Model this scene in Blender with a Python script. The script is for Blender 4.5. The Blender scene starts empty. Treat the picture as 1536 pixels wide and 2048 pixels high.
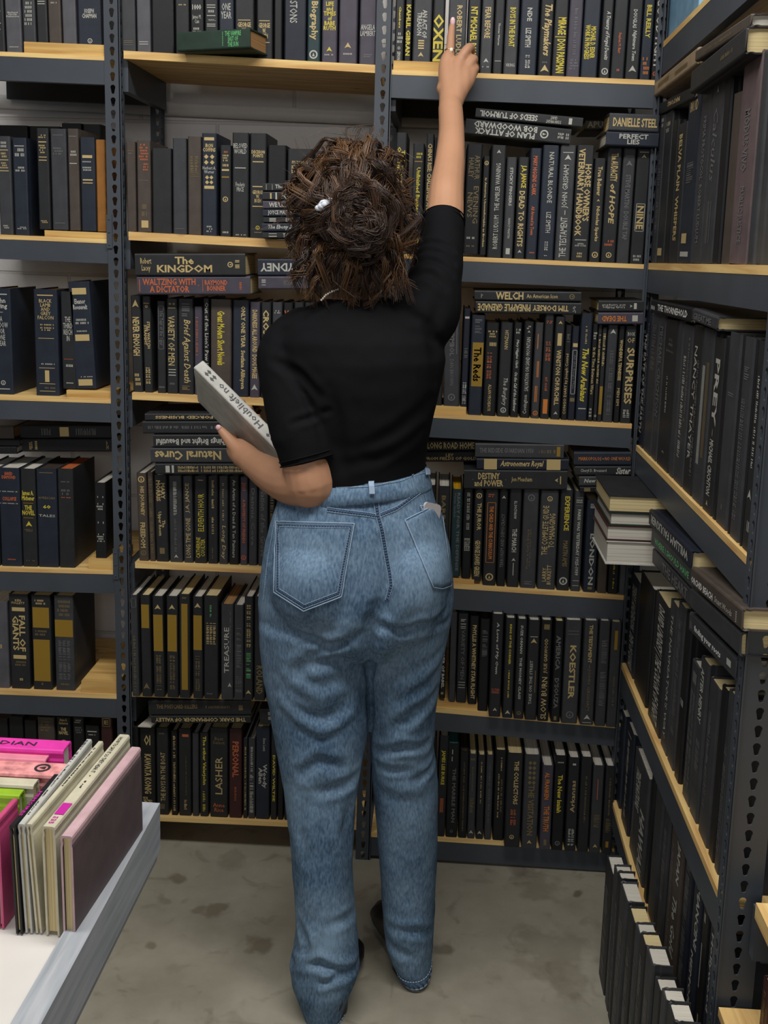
import bpy, bmesh, math, random
from mathutils import Vector, Matrix, noise
from mathutils.bvhtree import BVHTree
random.seed(7)
S = bpy.context.scene
COL = S.collection
# ------------------------------------------------------------------ camera
F = 2100.0; PX, PY = 768.0, 843.0; CAMH = 1.495
Z0 = 2.38                       # distance of the back racks' front plane
dY = Vector((890-PX, -(497-PY), -F)).normalized()
r_ = 0.036
cx = Vector((1, -r_, 0)); cx.z = (dY.x*1 + dY.y*(-r_)) / (-dY.z)
cx.normalize()
cz = cx.cross(dY)
# rows = world axes expressed in camera coordinates
R = Matrix((cx, dY, cz))        # camera vector -> world vector
cam = bpy.data.cameras.new('camera'); camo = bpy.data.objects.new('camera', cam); COL.objects.link(camo)
camo.matrix_world = Matrix.Translation((0, 0, CAMH)) @ R.to_4x4()
cam.sensor_fit = 'VERTICAL'; cam.sensor_height = 24.0; cam.sensor_width = 18.0
cam.lens = F/2048*24.0
cam.shift_y = -(1024-PY)/2048.0
cam.clip_start = 0.05
S.camera = camo
CO = Vector((0, 0, CAMH))
def ray(px, py):
    return (R @ Vector((px-PX, -(py-PY), -F))).normalized()
def PYd(px, py, y):             # point seen at a pixel, at depth y
    d = ray(px, py); return CO + d*(y/d.y)
def PXd(px, py, x):             # same on a plane x = const
    d = ray(px, py); return CO + d*(x/d.x)
def PZd(px, py, z):
    d = ray(px, py); return CO + d*((z-CAMH)/d.z)
# ------------------------------------------------------------------ light
W = bpy.data.worlds.new('world'); S.world = W; W.use_nodes = True
W.node_tree.nodes['Background'].inputs[0].default_value = (0.80, 0.88, 1.0, 1)
W.node_tree.nodes['Background'].inputs[1].default_value = 0.05
def area(name, loc, rot, sx, sy, e, col=(1, .96, .88)):
    l = bpy.data.lights.new(name, 'AREA'); l.shape = 'RECTANGLE'; l.size = sx; l.size_y = sy; l.energy = e; l.color = col
    o = bpy.data.objects.new(name, l); COL.objects.link(o); o.location = loc; o.rotation_euler = rot; return o
area('ceiling_tube_light', (-0.1, 1.05, 2.9), (0, 0, 0), 2.4, .4, 60, (1, .97, .92))
area('ceiling_tube_light', (-0.2, -3.0, 2.5), (math.radians(82), 0, 0), 3.0, 1.0, 38, (1, .97, .94))
S.view_settings.view_transform = 'Standard'; S.view_settings.look = 'None'
S.view_settings.exposure = 0.0; S.view_settings.gamma = 1.0; S.view_settings.use_curve_mapping = False
# ------------------------------------------------------------------ helpers
class MB:
    def __init__(s): s.v = []; s.f = []; s.m = []
    def add(s, vs, fs, mi=0):
        b = len(s.v); s.v += [tuple(x) for x in vs]
        for f in fs: s.f.append(tuple(b+i for i in f)); s.m.append(mi)
    def box(s, x0, x1, y0, y1, z0, z1, mi=0, M=None):
        vs = [Vector((x, y, z)) for z in (z0, z1) for y in (y0, y1) for x in (x0, x1)]
        if M: vs = [M @ q for q in vs]
        s.add(vs, [(0,2,3,1), (4,5,7,6), (0,1,5,4), (1,3,7,5), (3,2,6,7), (2,0,4,6)], mi)
    def hexa(s, c, mi=0):       # 8 corners: bottom 4 ccw, top 4 ccw
        s.add(c, [(3,2,1,0), (4,5,6,7), (0,1,5,4), (1,2,6,5), (2,3,7,6), (3,0,4,7)], mi)
    def tube(s, pts, rad, n=8, mi=0, cap=True):
        rings = []
        pts = [Vector(p) for p in pts]
        if not hasattr(rad, '__len__'): rad = [rad]*len(pts)
        up = None
        for i, p in enumerate(pts):
            t = (pts[min(i+1, len(pts)-1)] - pts[max(i-1, 0)]).normalized()
            if up is None: up = t.orthogonal().normalized()
            up = (up - t*up.dot(t)).normalized(); w = t.cross(up)
            rings.append([p + (up*math.cos(a)+w*math.sin(a))*rad[i] for a in [2*math.pi*k/n for k in range(n)]])
        s.loft(rings, mi, cap)
    def loft(s, rings, mi=0, cap=True):
        n = len(rings[0]); vs = [q for r in rings for q in r]; fs = []
        for i in range(len(rings)-1):
            for k in range(n):
                a = i*n+k; b = i*n+(k+1) % n
                fs.append((a, b, b+n, a+n))
        if cap: fs.append(tuple(reversed(range(n)))); fs.append(tuple((len(rings)-1)*n+k for k in range(n)))
        s.add(vs, fs, mi)
    def ball(s, c, r, mi=0, n=14, M=None):
        rx, ry, rz = r if hasattr(r, '__len__') else (r, r, r); c = Vector(c)
        rings = []
        for i in range(1, n):
            th = math.pi*i/n
            rr = []
            for k in range(n+2):
                a = 2*math.pi*k/(n+2)
                q = Vector((rx*math.sin(th)*math.cos(a), ry*math.sin(th)*math.sin(a), -rz*math.cos(th)))
                rr.append(c + (M @ q if M else q))
            rings.append(rr)
        s.loft(rings, mi)
    def mesh(s, name, mats, smooth=False):
        me = bpy.data.meshes.new(name); me.from_pydata(s.v, [], s.f)
        for m in (mats if isinstance(mats, (list, tuple)) else [mats]): me.materials.append(m)
        if any(s.m): me.polygons.foreach_set('material_index', s.m)
        if smooth: me.polygons.foreach_set('use_smooth', [True]*len(me.polygons))
        me.update(); return me
    def build(s, name, mats, parent=None, smooth=False, recalc=False):
        me = s.mesh(name, mats, smooth)
        if recalc:
            bm = bmesh.new(); bm.from_mesh(me); bmesh.ops.recalc_face_normals(bm, faces=bm.faces); bm.to_mesh(me); bm.free()
        return link(name, me, parent)
def link(name, data, parent=None):
    o = bpy.data.objects.new(name, data); COL.objects.link(o)
    if parent is not None:
        o.parent = parent
        if parent.matrix_basis != Matrix.Identity(4) and False: pass
    return o
def tag(o, label=None, cat=None, group=None, kind=None):
    if label: o['label'] = label
    if cat: o['category'] = cat
    if group: o['group'] = group
    if kind: o['kind'] = kind
    return o
def empty(name, loc=(0, 0, 0)):
    o = bpy.data.objects.new(name, None); COL.objects.link(o); o.location = loc; o.empty_display_size = .05; return o
def shift_mb(mb, v):
    mb.v = [tuple(Vector(q)-v) for q in mb.v]; return mb
def rmesh(o, voxel, smooth=0, it=0):
    "voxel-remesh an object's mesh into one continuous surface"
    m = o.modifiers.new('r', 'REMESH'); m.mode = 'VOXEL'; m.voxel_size = voxel; m.use_smooth_shade = True
    if it:
        k = o.modifiers.new('s', 'SMOOTH'); k.factor = smooth; k.iterations = it
    dg = bpy.context.evaluated_depsgraph_get()
    me = bpy.data.meshes.new_from_object(o.evaluated_get(dg))
    mats = list(o.data.materials)
    o.modifiers.clear(); o.data = me
    me.materials.clear()
    for q in mats: me.materials.append(q)
    me.polygons.foreach_set('material_index', [0]*len(me.polygons))
    me.polygons.foreach_set('use_smooth', [True]*len(me.polygons)); me.update()
    return o
# ------------------------------------------------------------------ materials
def srgb(r, g, b):
    f = lambda c: (c/255/12.92) if c/255 <= .04045 else ((c/255+.055)/1.055)**2.4
    return (f(r), f(g), f(b), 1)
def mat(name, col, rough=.6, metal=0, spec=.5, nscale=0, namt=.2, bump=0, bscale=200, coords='Object'):
    m = bpy.data.materials.new(name); m.use_nodes = True; nt = m.node_tree; N = nt.nodes; L = nt.links
    b = N['Principled BSDF']; b.inputs['Roughness'].default_value = rough; b.inputs['Metallic'].default_value = metal
    b.inputs['Specular IOR Level'].default_value = spec
    b.inputs['Base Color'].default_value = col
    tc = N.new('ShaderNodeTexCoord')
    if nscale:
        n = N.new('ShaderNodeTexNoise'); n.inputs['Scale'].default_value = nscale; n.inputs['Detail'].default_value = 6
        L.new(tc.outputs[coords], n.inputs['Vector'])
        mr = N.new('ShaderNodeMapRange'); mr.inputs[1].default_value = .3; mr.inputs[2].default_value = .7
        mr.inputs[3].default_value = 1-namt; mr.inputs[4].default_value = 1+namt
        L.new(n.outputs[0], mr.inputs[0])
        mx = N.new('ShaderNodeMix'); mx.data_type = 'RGBA'; mx.blend_type = 'MULTIPLY'; mx.inputs[0].default_value = 1
        mx.inputs[6].default_value = col; L.new(mr.outputs[0], mx.inputs[7]); L.new(mx.outputs[2], b.inputs['Base Color'])
    if bump:
        n2 = N.new('ShaderNodeTexNoise'); n2.inputs['Scale'].default_value = bscale; n2.inputs['Detail'].default_value = 3
        L.new(tc.outputs[coords], n2.inputs['Vector'])
        bp = N.new('ShaderNodeBump'); bp.inputs['Strength'].default_value = bump; bp.inputs['Distance'].default_value = .002
        L.new(n2.outputs[0], bp.inputs['Height']); L.new(bp.outputs[0], b.inputs['Normal'])
    return m
def wood_mat(name, c1, c2, axis=0):
    m = bpy.data.materials.new(name); m.use_nodes = True; nt = m.node_tree; N = nt.nodes; L = nt.links
    b = N['Principled BSDF']; b.inputs['Roughness'].default_value = .6; b.inputs['Specular IOR Level'].default_value = .25
    tc = N.new('ShaderNodeTexCoord'); mp = N.new('ShaderNodeMapping')
    sc = [40, 40, 40]; sc[axis] = 2.5; mp.inputs['Scale'].default_value = sc
    L.new(tc.outputs['Object'], mp.inputs['Vector'])
    n = N.new('ShaderNodeTexNoise'); n.inputs['Scale'].default_value = 1.6; n.inputs['Detail'].default_value = 8; n.inputs['Distortion'].default_value = .6
    L.new(mp.outputs[0], n.inputs['Vector'])
    cr = N.new('ShaderNodeValToRGB'); cr.color_ramp.elements[0].position = .3; cr.color_ramp.elements[0].color = c1
    cr.color_ramp.elements[1].position = .65; cr.color_ramp.elements[1].color = c2
    L.new(n.outputs[0], cr.inputs[0])
    # knots and board-to-board tone
    br = N.new('ShaderNodeTexVoronoi'); br.inputs['Scale'].default_value = 7.0
    L.new(tc.outputs['Object'], br.inputs['Vector'])
    kr = N.new('ShaderNodeValToRGB'); kr.color_ramp.elements[0].position = .0; kr.color_ramp.elements[0].color = (.35, .2, .1, 1)
    kr.color_ramp.elements[1].position = .12; kr.color_ramp.elements[1].color = (1, 1, 1, 1)
    L.new(br.outputs['Distance'], kr.inputs[0])
    mx = N.new('ShaderNodeMix'); mx.data_type = 'RGBA'; mx.blend_type = 'MULTIPLY'; mx.inputs[0].default_value = 1
    L.new(cr.outputs[0], mx.inputs[6]); L.new(kr.outputs[0], mx.inputs[7]); L.new(mx.outputs[2], b.inputs['Base Color'])
    return m
def page_mat(name, c, dark):
    "edges of a block of paper: fine lines across the thickness"
    m = bpy.data.materials.new(name); m.use_nodes = True; nt = m.node_tree; N = nt.nodes; L = nt.links
    b = N['Principled BSDF']; b.inputs['Roughness'].default_value = .85; b.inputs['Specular IOR Level'].default_value = .1
    tc = N.new('ShaderNodeTexCoord'); mp = N.new('ShaderNodeMapping'); mp.inputs['Scale'].default_value = (900, 3, 3)
    L.new(tc.outputs['Object'], mp.inputs['Vector'])
    n = N.new('ShaderNodeTexNoise'); n.inputs['Scale'].default_value = 1; n.inputs['Detail'].default_value = 2
    L.new(mp.outputs[0], n.inputs['Vector'])
    cr = N.new('ShaderNodeValToRGB'); cr.color_ramp.elements[0].position = .3; cr.color_ramp.elements[0].color = dark
    cr.color_ramp.elements[1].position = .6; cr.color_ramp.elements[1].color = c
    L.new(n.outputs[0], cr.inputs[0]); L.new(cr.outputs[0], b.inputs['Base Color'])
    return m
M_post = mat('charcoal_painted_steel', srgb(68, 74, 82), .42, 0, .35, 9, .10, .05, 60)
M_wood = wood_mat('pale_pine_board', srgb(206, 160, 100), srgb(240, 208, 140))
M_woodc = wood_mat('chipboard_edge', srgb(190, 146, 84), srgb(226, 188, 116))
M_brown = mat('kraft_brown', srgb(128, 88, 40), .8, nscale=120, namt=.25)
TONE = {
 'k': ('black', srgb(38, 40, 43)), 'K': ('black', srgb(25, 26, 29)), 'n': ('navy', srgb(35, 42, 54)), 'N': ('dark navy', srgb(29, 34, 47)),
 'g': ('charcoal grey', srgb(58, 60, 64)), 'G': ('grey', srgb(84, 84, 90)), 'b': ('dark brown', srgb(74, 66, 60)),
 't': ('dark teal', srgb(34, 56, 60)), 'p': ('purplish grey', srgb(70, 66, 78)), 'm': ('dark maroon', srgb(62, 34, 34)),
 'w': ('white', srgb(196, 196, 190)), 'c': ('cream', srgb(206, 200, 176)), 'P': ('magenta', srgb(228, 60, 170)), 'f': ('pink', srgb(226, 140, 160)),
 'r': ('pale pink', srgb(204, 170, 176)), 'l': ('lime green', srgb(150, 190, 40)), 'u': ('pale blue', srgb(120, 160, 190)), 'T': ('tan leather', srgb(150, 130, 104)),
 'h': ('dark green', srgb(40, 58, 48)), 'F': ('dusty pink', srgb(206, 80, 130)), 'M': ('mauve grey', srgb(96, 82, 84)), 'B': ('brown', srgb(150, 100, 44))}
MT = {k: mat(v[0].replace(' ', '_')+'_book_cloth', v[1], .5, 0, .35, 30, .16, .12, 700) for k, v in TONE.items()}
PAGE = {'w': page_mat('white_page_edges', srgb(214, 210, 200), srgb(176, 170, 156)), 'c': page_mat('cream_page_edges', srgb(222, 206, 160), srgb(186, 164, 116)),
        't': page_mat('tan_page_edges', srgb(180, 140, 96), srgb(130, 96, 60)), 'y': page_mat('yellow_page_edges', srgb(224, 170, 30), srgb(180, 130, 20)),
        'o': page_mat('orange_page_edges', srgb(190, 104, 60), srgb(140, 70, 36)), 'd': page_mat('dark_page_edges', srgb(70, 60, 54), srgb(44, 38, 34)),
        'e': page_mat('teal_page_edges', srgb(60, 110, 110), srgb(40, 80, 80))}
INKN = {'q': 'dull gold', 'g': 'gold', 'y': 'yellow', 'w': 'silver', 'r': 'orange red', 'o': 'orange', 'd': 'faint grey', 'e': 'faint gold', 'n': 'green', 'k': 'black', 'W': 'white', 'M': 'magenta', 'a': 'teal'}
INK = {'q': srgb(146, 116, 40), 'g': srgb(190, 168, 116), 'y': srgb(204, 186, 64), 'w': srgb(178, 178, 170), 'r': srgb(186, 98, 62), 'o': srgb(200, 120, 50), 'd': srgb(104, 104, 106),
       'e': srgb(116, 102, 70), 'n': srgb(96, 170, 110), 'k': srgb(46, 46, 50), 'W': srgb(220, 220, 216), 'M': srgb(200, 40, 160), 'a': srgb(120, 170, 160)}
MI = {k: mat(INKN[k].replace(' ', '_')+'_lettering', v, .45, 0, .4) for k, v in INK.items()}
# ------------------------------------------------------------------ lettering
_tc = {}
def text2d(txt, bold=False):
    key = (txt, bold)
    if key in _tc: return _tc[key]
    cu = bpy.data.curves.new('t', 'FONT'); cu.body = txt; cu.size = 1; cu.resolution_u = 1; cu.space_line = .82
    cu.offset = .028 if bold else .008; cu.align_x = 'CENTER'
    o = bpy.data.objects.new('t', cu); COL.objects.link(o)
    dg = bpy.context.evaluated_depsgraph_get()
    me = bpy.data.meshes.new_from_object(o.evaluated_get(dg))
    vs = [(v.co.x, v.co.y) for v in me.vertices]; fs = [tuple(p.vertices) for p in me.polygons]
    bpy.data.objects.remove(o); bpy.data.curves.remove(cu); bpy.data.meshes.remove(me)
    if vs:
        x0 = min(v[0] for v in vs); x1 = max(v[0] for v in vs); y0 = min(v[1] for v in vs); y1 = max(v[1] for v in vs)
        vs = [((v[0]-x0)/(x1-x0+1e-9), (v[1]-y0)/(y1-y0+1e-9)) for v in vs]
        r = (vs, fs, (x1-x0)/(y1-y0+1e-9))
    else: r = ([], [], 1)
    _tc[key] = r; return r
def draw(mb, spec, w, h, mats, off=-.0007):
    "spec: elements separated by ; -> mode ink v0 v1 [u0-u1] text.  v from the head (0) to the tail (100)"
    for el in spec.split(';'):
        p = el.strip().split(' ')
        if len(p) < 4: continue
        p[1] = p[1] if p[1] in INK else 'e'
        mode, ink, a, b = p[0], p[1], float(p[2])/100, float(p[3])/100
        rest = p[4:]; u0, u1 = .17, .83
        if rest and rest[0].startswith('@'):
            q = rest[0][1:].split('-'); u0, u1 = float(q[0])/100, float(q[1])/100; rest = rest[1:]
        if mode == 'b' and ink == 'y': ink = 'q'
        if ink not in mats: mats.append(ink)
        mi = mats.index(ink); txt = ' '.join(rest).replace('/', '\n').replace('_', "'")
        zt, zb = h*(1-a), h*(1-b); x0, x1 = w*u0, w*u1
        if mode == 'b': mb.add([(x0, off, zb), (x1, off, zb), (x1, off, zt), (x0, off, zt)], [(0, 1, 2, 3)], mi); continue
        if mode == 'x':     # outlined box
            t = .0011
            for (p0, p1, q0, q1) in ((x0, x1, zt-t, zt), (x0, x1, zb, zb+t), (x0, x0+t, zb, zt), (x1-t, x1, zb, zt)):
                mb.add([(p0, off, q0), (p1, off, q0), (p1, off, q1), (p0, off, q1)], [(0, 1, 2, 3)], mi)
            continue
        if mode == 'l':     # vertical rule
            t = .0008; xm = (x0+x1)/2
            mb.add([(xm-t, off, zb), (xm+t, off, zb), (xm+t, off, zt), (xm-t, off, zt)], [(0, 1, 2, 3)], mi); continue
        if mode == 'O':     # round emblem
            r = min((zt-zb)/2, (x1-x0)/2); c = ((x0+x1)/2, (zt+zb)/2); n = 14
            vs = []
            for k in range(n):
                t = 2*math.pi*k/n
                vs += [(c[0]+r*math.cos(t), off, c[1]+r*math.sin(t)), (c[0]+r*.68*math.cos(t), off, c[1]+r*.68*math.sin(t))]
            mb.add(vs, [(2*k, 2*k+1, (2*k+3) % (2*n), (2*k+2) % (2*n)) for k in range(n)], mi)
            mb.add([(c[0]-r*.3, off, c[1]-r*.4), (c[0]+r*.3, off, c[1]-r*.4), (c[0], off, c[1]+r*.45)], [(0, 1, 2)], mi); continue
        if mode == 'A':     # small leaf-like emblem
            c = ((x0+x1)/2, (zt+zb)/2); r = (zt-zb)/2; q = min(r, (x1-x0)/2)
            mb.add([(c[0]-q, off, c[1]-r*.6), (c[0], off, c[1]-r*.2), (c[0]+q, off, c[1]-r*.6), (c[0], off, c[1]+r), (c[0], off, c[1]-r)], [(0, 1, 3), (1, 2, 3)], mi); continue
        if mode == 'D':     # row of ornaments
            n = max(2, int((zt-zb)/.012))
            for i in range(n):
                zc = zb+(i+.5)*(zt-zb)/n; rr = (zt-zb)/n*.42
                for xc in ((x0*.72+x1*.28), (x0*.28+x1*.72)):
                    q = min(rr, (x1-x0)*.21)
                    mb.add([(xc-q, off, zc), (xc, off, zc-rr), (xc+q, off, zc), (xc, off, zc+rr)], [(0, 1, 2, 3)], mi)
            continue
        if txt.startswith('#'):     # worn lettering nobody can read: short strokes
            ln = int(txt[1:] or 1); rs = random.Random(int(w*1e5)+int(h*1e4)+len(el))
            if mode in 'v^':
                L_ = zt-zb; z = zt
                while z > zb:
                    g = rs.uniform(.0022, .0042); s_ = rs.uniform(.0012, .002)
                    if rs.random() > .16:
                        for i in range(ln):
                            c0 = x0+(x1-x0)*(i+.12)/ln; c1 = x0+(x1-x0)*(i+.88)/ln
                            k = rs.choice((0, 0, .3))
                            mb.add([(c0, off, z-s_), (c1-(c1-c0)*k, off, z-s_), (c1-(c1-c0)*k, off, z), (c0, off, z)], [(0, 1, 2, 3)], mi)
                    z -= g
            else:
                for i in range(ln):
                    q1 = zt-(zt-zb)*(i+.15)/ln; q0 = zt-(zt-zb)*(i+.8)/ln; x = x0+(x1-x0)*rs.uniform(0, .25); xe = x1-(x1-x0)*rs.uniform(0, .25)
                    while x < xe:
                        g = rs.uniform(.0022, .0036)
                        if rs.random() > .15: mb.add([(x, off, q0), (x+g*.55, off, q0), (x+g*.55, off, q1), (x, off, q1)], [(0, 1, 2, 3)], mi)
                        x += g
            continue
        bold = mode.isupper(); md = mode.lower(); it = md in 'ij'
        vs, fs, asp = text2d(txt, bold)
        if md in ('v', 'i', '^', 'j'):
            L_ = zt-zb; T = x1-x0
            if L_/T > asp*2.4: T2 = T; L2 = T*asp*2.4; zt -= (L_-L2)/2; zb += (L_-L2)/2
            sh = .22 if it else 0
            nl = txt.count('\n')+1
            if md in ('v', 'i'): pts = [(x0+T*y, off, zt-(x+(y-.5)*sh*T/max(zt-zb, 1e-6)/nl)*(zt-zb)) for x, y in vs]
            else: pts = [(x1-T*y, off, zb+(x+(y-.5)*sh*T/max(zt-zb, 1e-6)/nl)*(zt-zb)) for x, y in vs]
        else:
            Wd = x1-x0; H_ = zt-zb
            if Wd/H_ > asp*1.8: W2 = H_*asp*1.8; x0 += (Wd-W2)/2; x1 -= (Wd-W2)/2
            if Wd/H_ < asp*.42: H2 = Wd/asp/.42; zt -= (H_-H2)/2; zb += (H_-H2)/2
            if md == 'u': pts = [(x1-(x1-x0)*x, off, zt-(zt-zb)*y) for x, y in vs]
            else: pts = [(x0+(x1-x0)*x, off, zb+(zt-zb)*y) for x, y in vs]
        mb.add(pts, fs, mi)
# ------------------------------------------------------------------ books
NB = [0]
def book(o3, ex, ey, ez, w, h, d, tone='k', spec='', pages='c', worn=False, soft=False):
    "o3: corner at the spine, foot, left. ex thickness, ey inward, ez head"
    NB[0] += 1
    t = .0026 if not soft else .0006
    inset = .0035 if not soft else .0002
    w = max(w, .008)
    r = min(.0035, w*.16)
    out = [(0, d), (0, .016), (.0009, .012), (.0006, .008), (0, .0045), (r*.35, .0012), (r, 0), (w-r, 0), (w-r*.35, .0012), (w, .0045), (w-.0006, .008), (w-.0009, .012), (w, .016), (w, d)]
    inn = [(t, d), (t, .016), (t+.0009, .012), (t+.0006, .008), (t, .0065), (t+r*.3, .004), (r+t, .0028), (w-r-t, .0028), (w-t-r*.3, .004), (w-t, .0065), (w-t-.0006, .008), (w-t-.0009, .012), (w-t, .016), (w-t, d)]
    if w < .02: inn = [(min(x, w*.45) if x < w/2 else max(x, w*.55), y) for x, y in inn]
    n = len(out); rs = random.Random(NB[0])
    vs = [(x, y, 0) for x, y in out]+[(x, y, 0) for x, y in inn]+[(x, y, h) for x, y in out]+[(x, y, h) for x, y in inn]
    if worn:
        vs = [(x, y, z+(rs.uniform(-.0015, .0015) if y < .01 else 0)) for x, y, z in vs]
    fs = []
    for k in range(n-1):
        fs.append((k, k+1, 2*n+k+1, 2*n+k)); fs.append((n+k+1, n+k, 3*n+k, 3*n+k+1))
        fs.append((k+1, k, n+k, n+k+1)); fs.append((2*n+k, 2*n+k+1, 3*n+k+1, 3*n+k))
    fs.append((0, n, 3*n, 2*n)); fs.append((2*n-1, n-1, 3*n-1, 4*n-1))
    me = bpy.data.meshes.new('book'); me.from_pydata(vs, [], [tuple(reversed(f)) for f in fs]); me.materials.append(MT[tone]); me.update()
    ob = bpy.data.objects.new('book', me); COL.objects.link(ob)
    Mx = Matrix((ex, ey, ez)).transposed().to_4x4(); Mx.translation = o3
    ob.matrix_world = Mx
    pb = MB(); pt = t+.0003
    x0, x1 = (pt, w-pt) if w > .012 else (w*.3, w*.7)
    pb.box(x0, x1, .0034, d-inset, inset, h-inset)
    pb.build('page_block', PAGE[pages], ob)
    if spec:
        mb = MB(); mats = []; draw(mb, spec, w, h, mats)
        if mb.v: mb.build('spine_lettering', [MI[q] for q in mats], ob)
    return ob
ORD = ['', 'first', 'second', 'third', 'fourth', 'fifth', 'sixth', 'seventh', 'eighth', 'ninth', 'tenth', 'eleventh', 'twelfth', 'thirteenth', 'fourteenth',
       'fifteenth', 'sixteenth', 'seventeenth', 'eighteenth', 'nineteenth', 'twentieth', '21st', '22nd', '23rd', '24th']
def look(w, tone, spec):
    th = 'thin ' if w < .024 else ('thick ' if w > .042 else '')
    s = th+TONE[tone][0]+' book'
    if spec:
        els = [e.strip().split(' ') for e in spec.split(';')]; best = els[0]
        for e in els:
            if e[0] in 'vVhHiI^jJ' and len(e) > 4: best = e; break
        inks = INKN.get(best[1], 'gold')
        if any(e[0] == 'b' and float(e[3])-float(e[2]) > 9 for e in els): s += ', '+INKN[[e for e in els if e[0] == 'b' and float(e[3])-float(e[2]) > 9][0][1]]+' spine panel'
        elif sum(e[0] == 'b' for e in els) >= 2: s += ', '+inks+' lettering and bands'
        else: s += ', '+inks+' lettering'
    else: s += ', plain spine'
    return s
# ------------------------------------------------------------------ the setting
def struct(name, mb, m, smooth=False):
    return tag(mb.build(name, m, None, smooth), kind='structure')
def floor_mat():
    m = bpy.data.materials.new('stained_concrete'); m.use_nodes = True; nt = m.node_tree; N = nt.nodes; L = nt.links
    b = N['Principled BSDF']; b.inputs['Specular IOR Level'].default_value = .45
    tc = N.new('ShaderNodeTexCoord')
    n1 = N.new('ShaderNodeTexNoise'); n1.inputs['Scale'].default_value = 2.2; n1.inputs['Detail'].default_value = 9; n1.inputs['Roughness'].default_value = .62
    n2 = N.new('ShaderNodeTexNoise'); n2.inputs['Scale'].default_value = 14; n2.inputs['Detail'].default_value = 8; n2.inputs['Distortion'].default_value = .8
    for n in (n1, n2): L.new(tc.outputs['Object'], n.inputs['Vector'])
    c = N.new('ShaderNodeValToRGB'); e = c.color_ramp.elements
    e[0].position = .32; e[0].color = srgb(132, 127, 112); e[1].position = .68; e[1].color = srgb(172, 167, 152)
    L.new(n1.outputs[0], c.inputs[0])
    c2 = N.new('ShaderNodeValToRGB'); e = c2.color_ramp.elements
    e[0].position = .28; e[0].color = (.5, .46, .4, 1); e[1].position = .42; e[1].color = (1, 1, 1, 1)
    L.new(n2.outputs[0], c2.inputs[0])
    mx = N.new('ShaderNodeMix'); mx.data_type = 'RGBA'; mx.blend_type = 'MULTIPLY'; mx.inputs[0].default_value = .55
    L.new(c.outputs[0], mx.inputs[6]); L.new(c2.outputs[0], mx.inputs[7])
    out = mx.outputs[2]
    # spilled stains with a place of their own
    for (sx, sy, rad, strength) in STAINS:
        vm = N.new('ShaderNodeVectorMath'); vm.operation = 'DISTANCE'; vm.inputs[1].default_value = (sx, sy, 0)
        nd = N.new('ShaderNodeTexNoise'); nd.inputs['Scale'].default_value = 22; nd.inputs['Detail'].default_value = 5
        L.new(tc.outputs['Object'], nd.inputs['Vector'])
        va = N.new('ShaderNodeVectorMath'); va.operation = 'MULTIPLY_ADD'; va.inputs[1].default_value = (rad*2.2,)*3
        L.new(nd.outputs['Color'], va.inputs[0]); 
        sb = N.new('ShaderNodeVectorMath'); sb.operation = 'SUBTRACT'; sb.inputs[1].default_value = (rad*1.1,)*3
        L.new(tc.outputs['Object'], va.inputs[2]); L.new(va.outputs[0], sb.inputs[0]); 
        fl = N.new('ShaderNodeVectorMath'); fl.operation = 'MULTIPLY'; fl.inputs[1].default_value = (1, 1, 0)
        L.new(sb.outputs[0], fl.inputs[0]); L.new(fl.outputs[0], vm.inputs[0])
        mr = N.new('ShaderNodeMapRange'); mr.inputs[1].default_value = rad*.55; mr.inputs[2].default_value = rad
        mr.inputs[3].default_value = strength; mr.inputs[4].default_value = 0
        L.new(vm.outputs['Value'], mr.inputs[0])
        k = N.new('ShaderNodeMix'); k.data_type = 'RGBA'; k.blend_type = 'MIX'; L.new(mr.outputs[0], k.inputs[0])
        L.new(out, k.inputs[6]); k.inputs[7].default_value = srgb(86, 74, 56); out = k.outputs[2]
    L.new(out, b.inputs['Base Color'])
    rr = N.new('ShaderNodeMapRange'); rr.inputs[3].default_value = .35; rr.inputs[4].default_value = .75
    L.new(n2.outputs[0], rr.inputs[0]); L.new(rr.outputs[0], b.inputs['Roughness'])
    bp = N.new('ShaderNodeBump'); bp.inputs['Strength'].default_value = .25; bp.inputs['Distance'].default_value = .004
    L.new(n2.outputs[0], bp.inputs['Height']); L.new(bp.outputs[0], b.inputs['Normal'])
    return m
STAINS = []
for px, py, rr, st in ((355, 1757, .022, .55), (430, 1820, .03, .55), (395, 1818, .02, .45), (520, 1893, .035, .6), (300, 1890, .016, .5), (1155, 1788, .016, .7),
                       (1075, 1770, .07, .32), (1100, 1900, .10, .3), (1130, 1960, .06, .3), (885, 1900, .03, .5), (745, 1885, .03, .4), (470, 1720, .05, .3), (1040, 1745, .04, .4), (330, 1800, .02, .3)):
    q = PZd(px, py, 0); STAINS.append((q.x, q.y, rr, st))
mb = MB(); mb.box(-2.2, 2.4, -1.6, 3.1, -.05, 0); struct('floor', mb, floor_mat())
YW = Z0+.40
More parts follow.
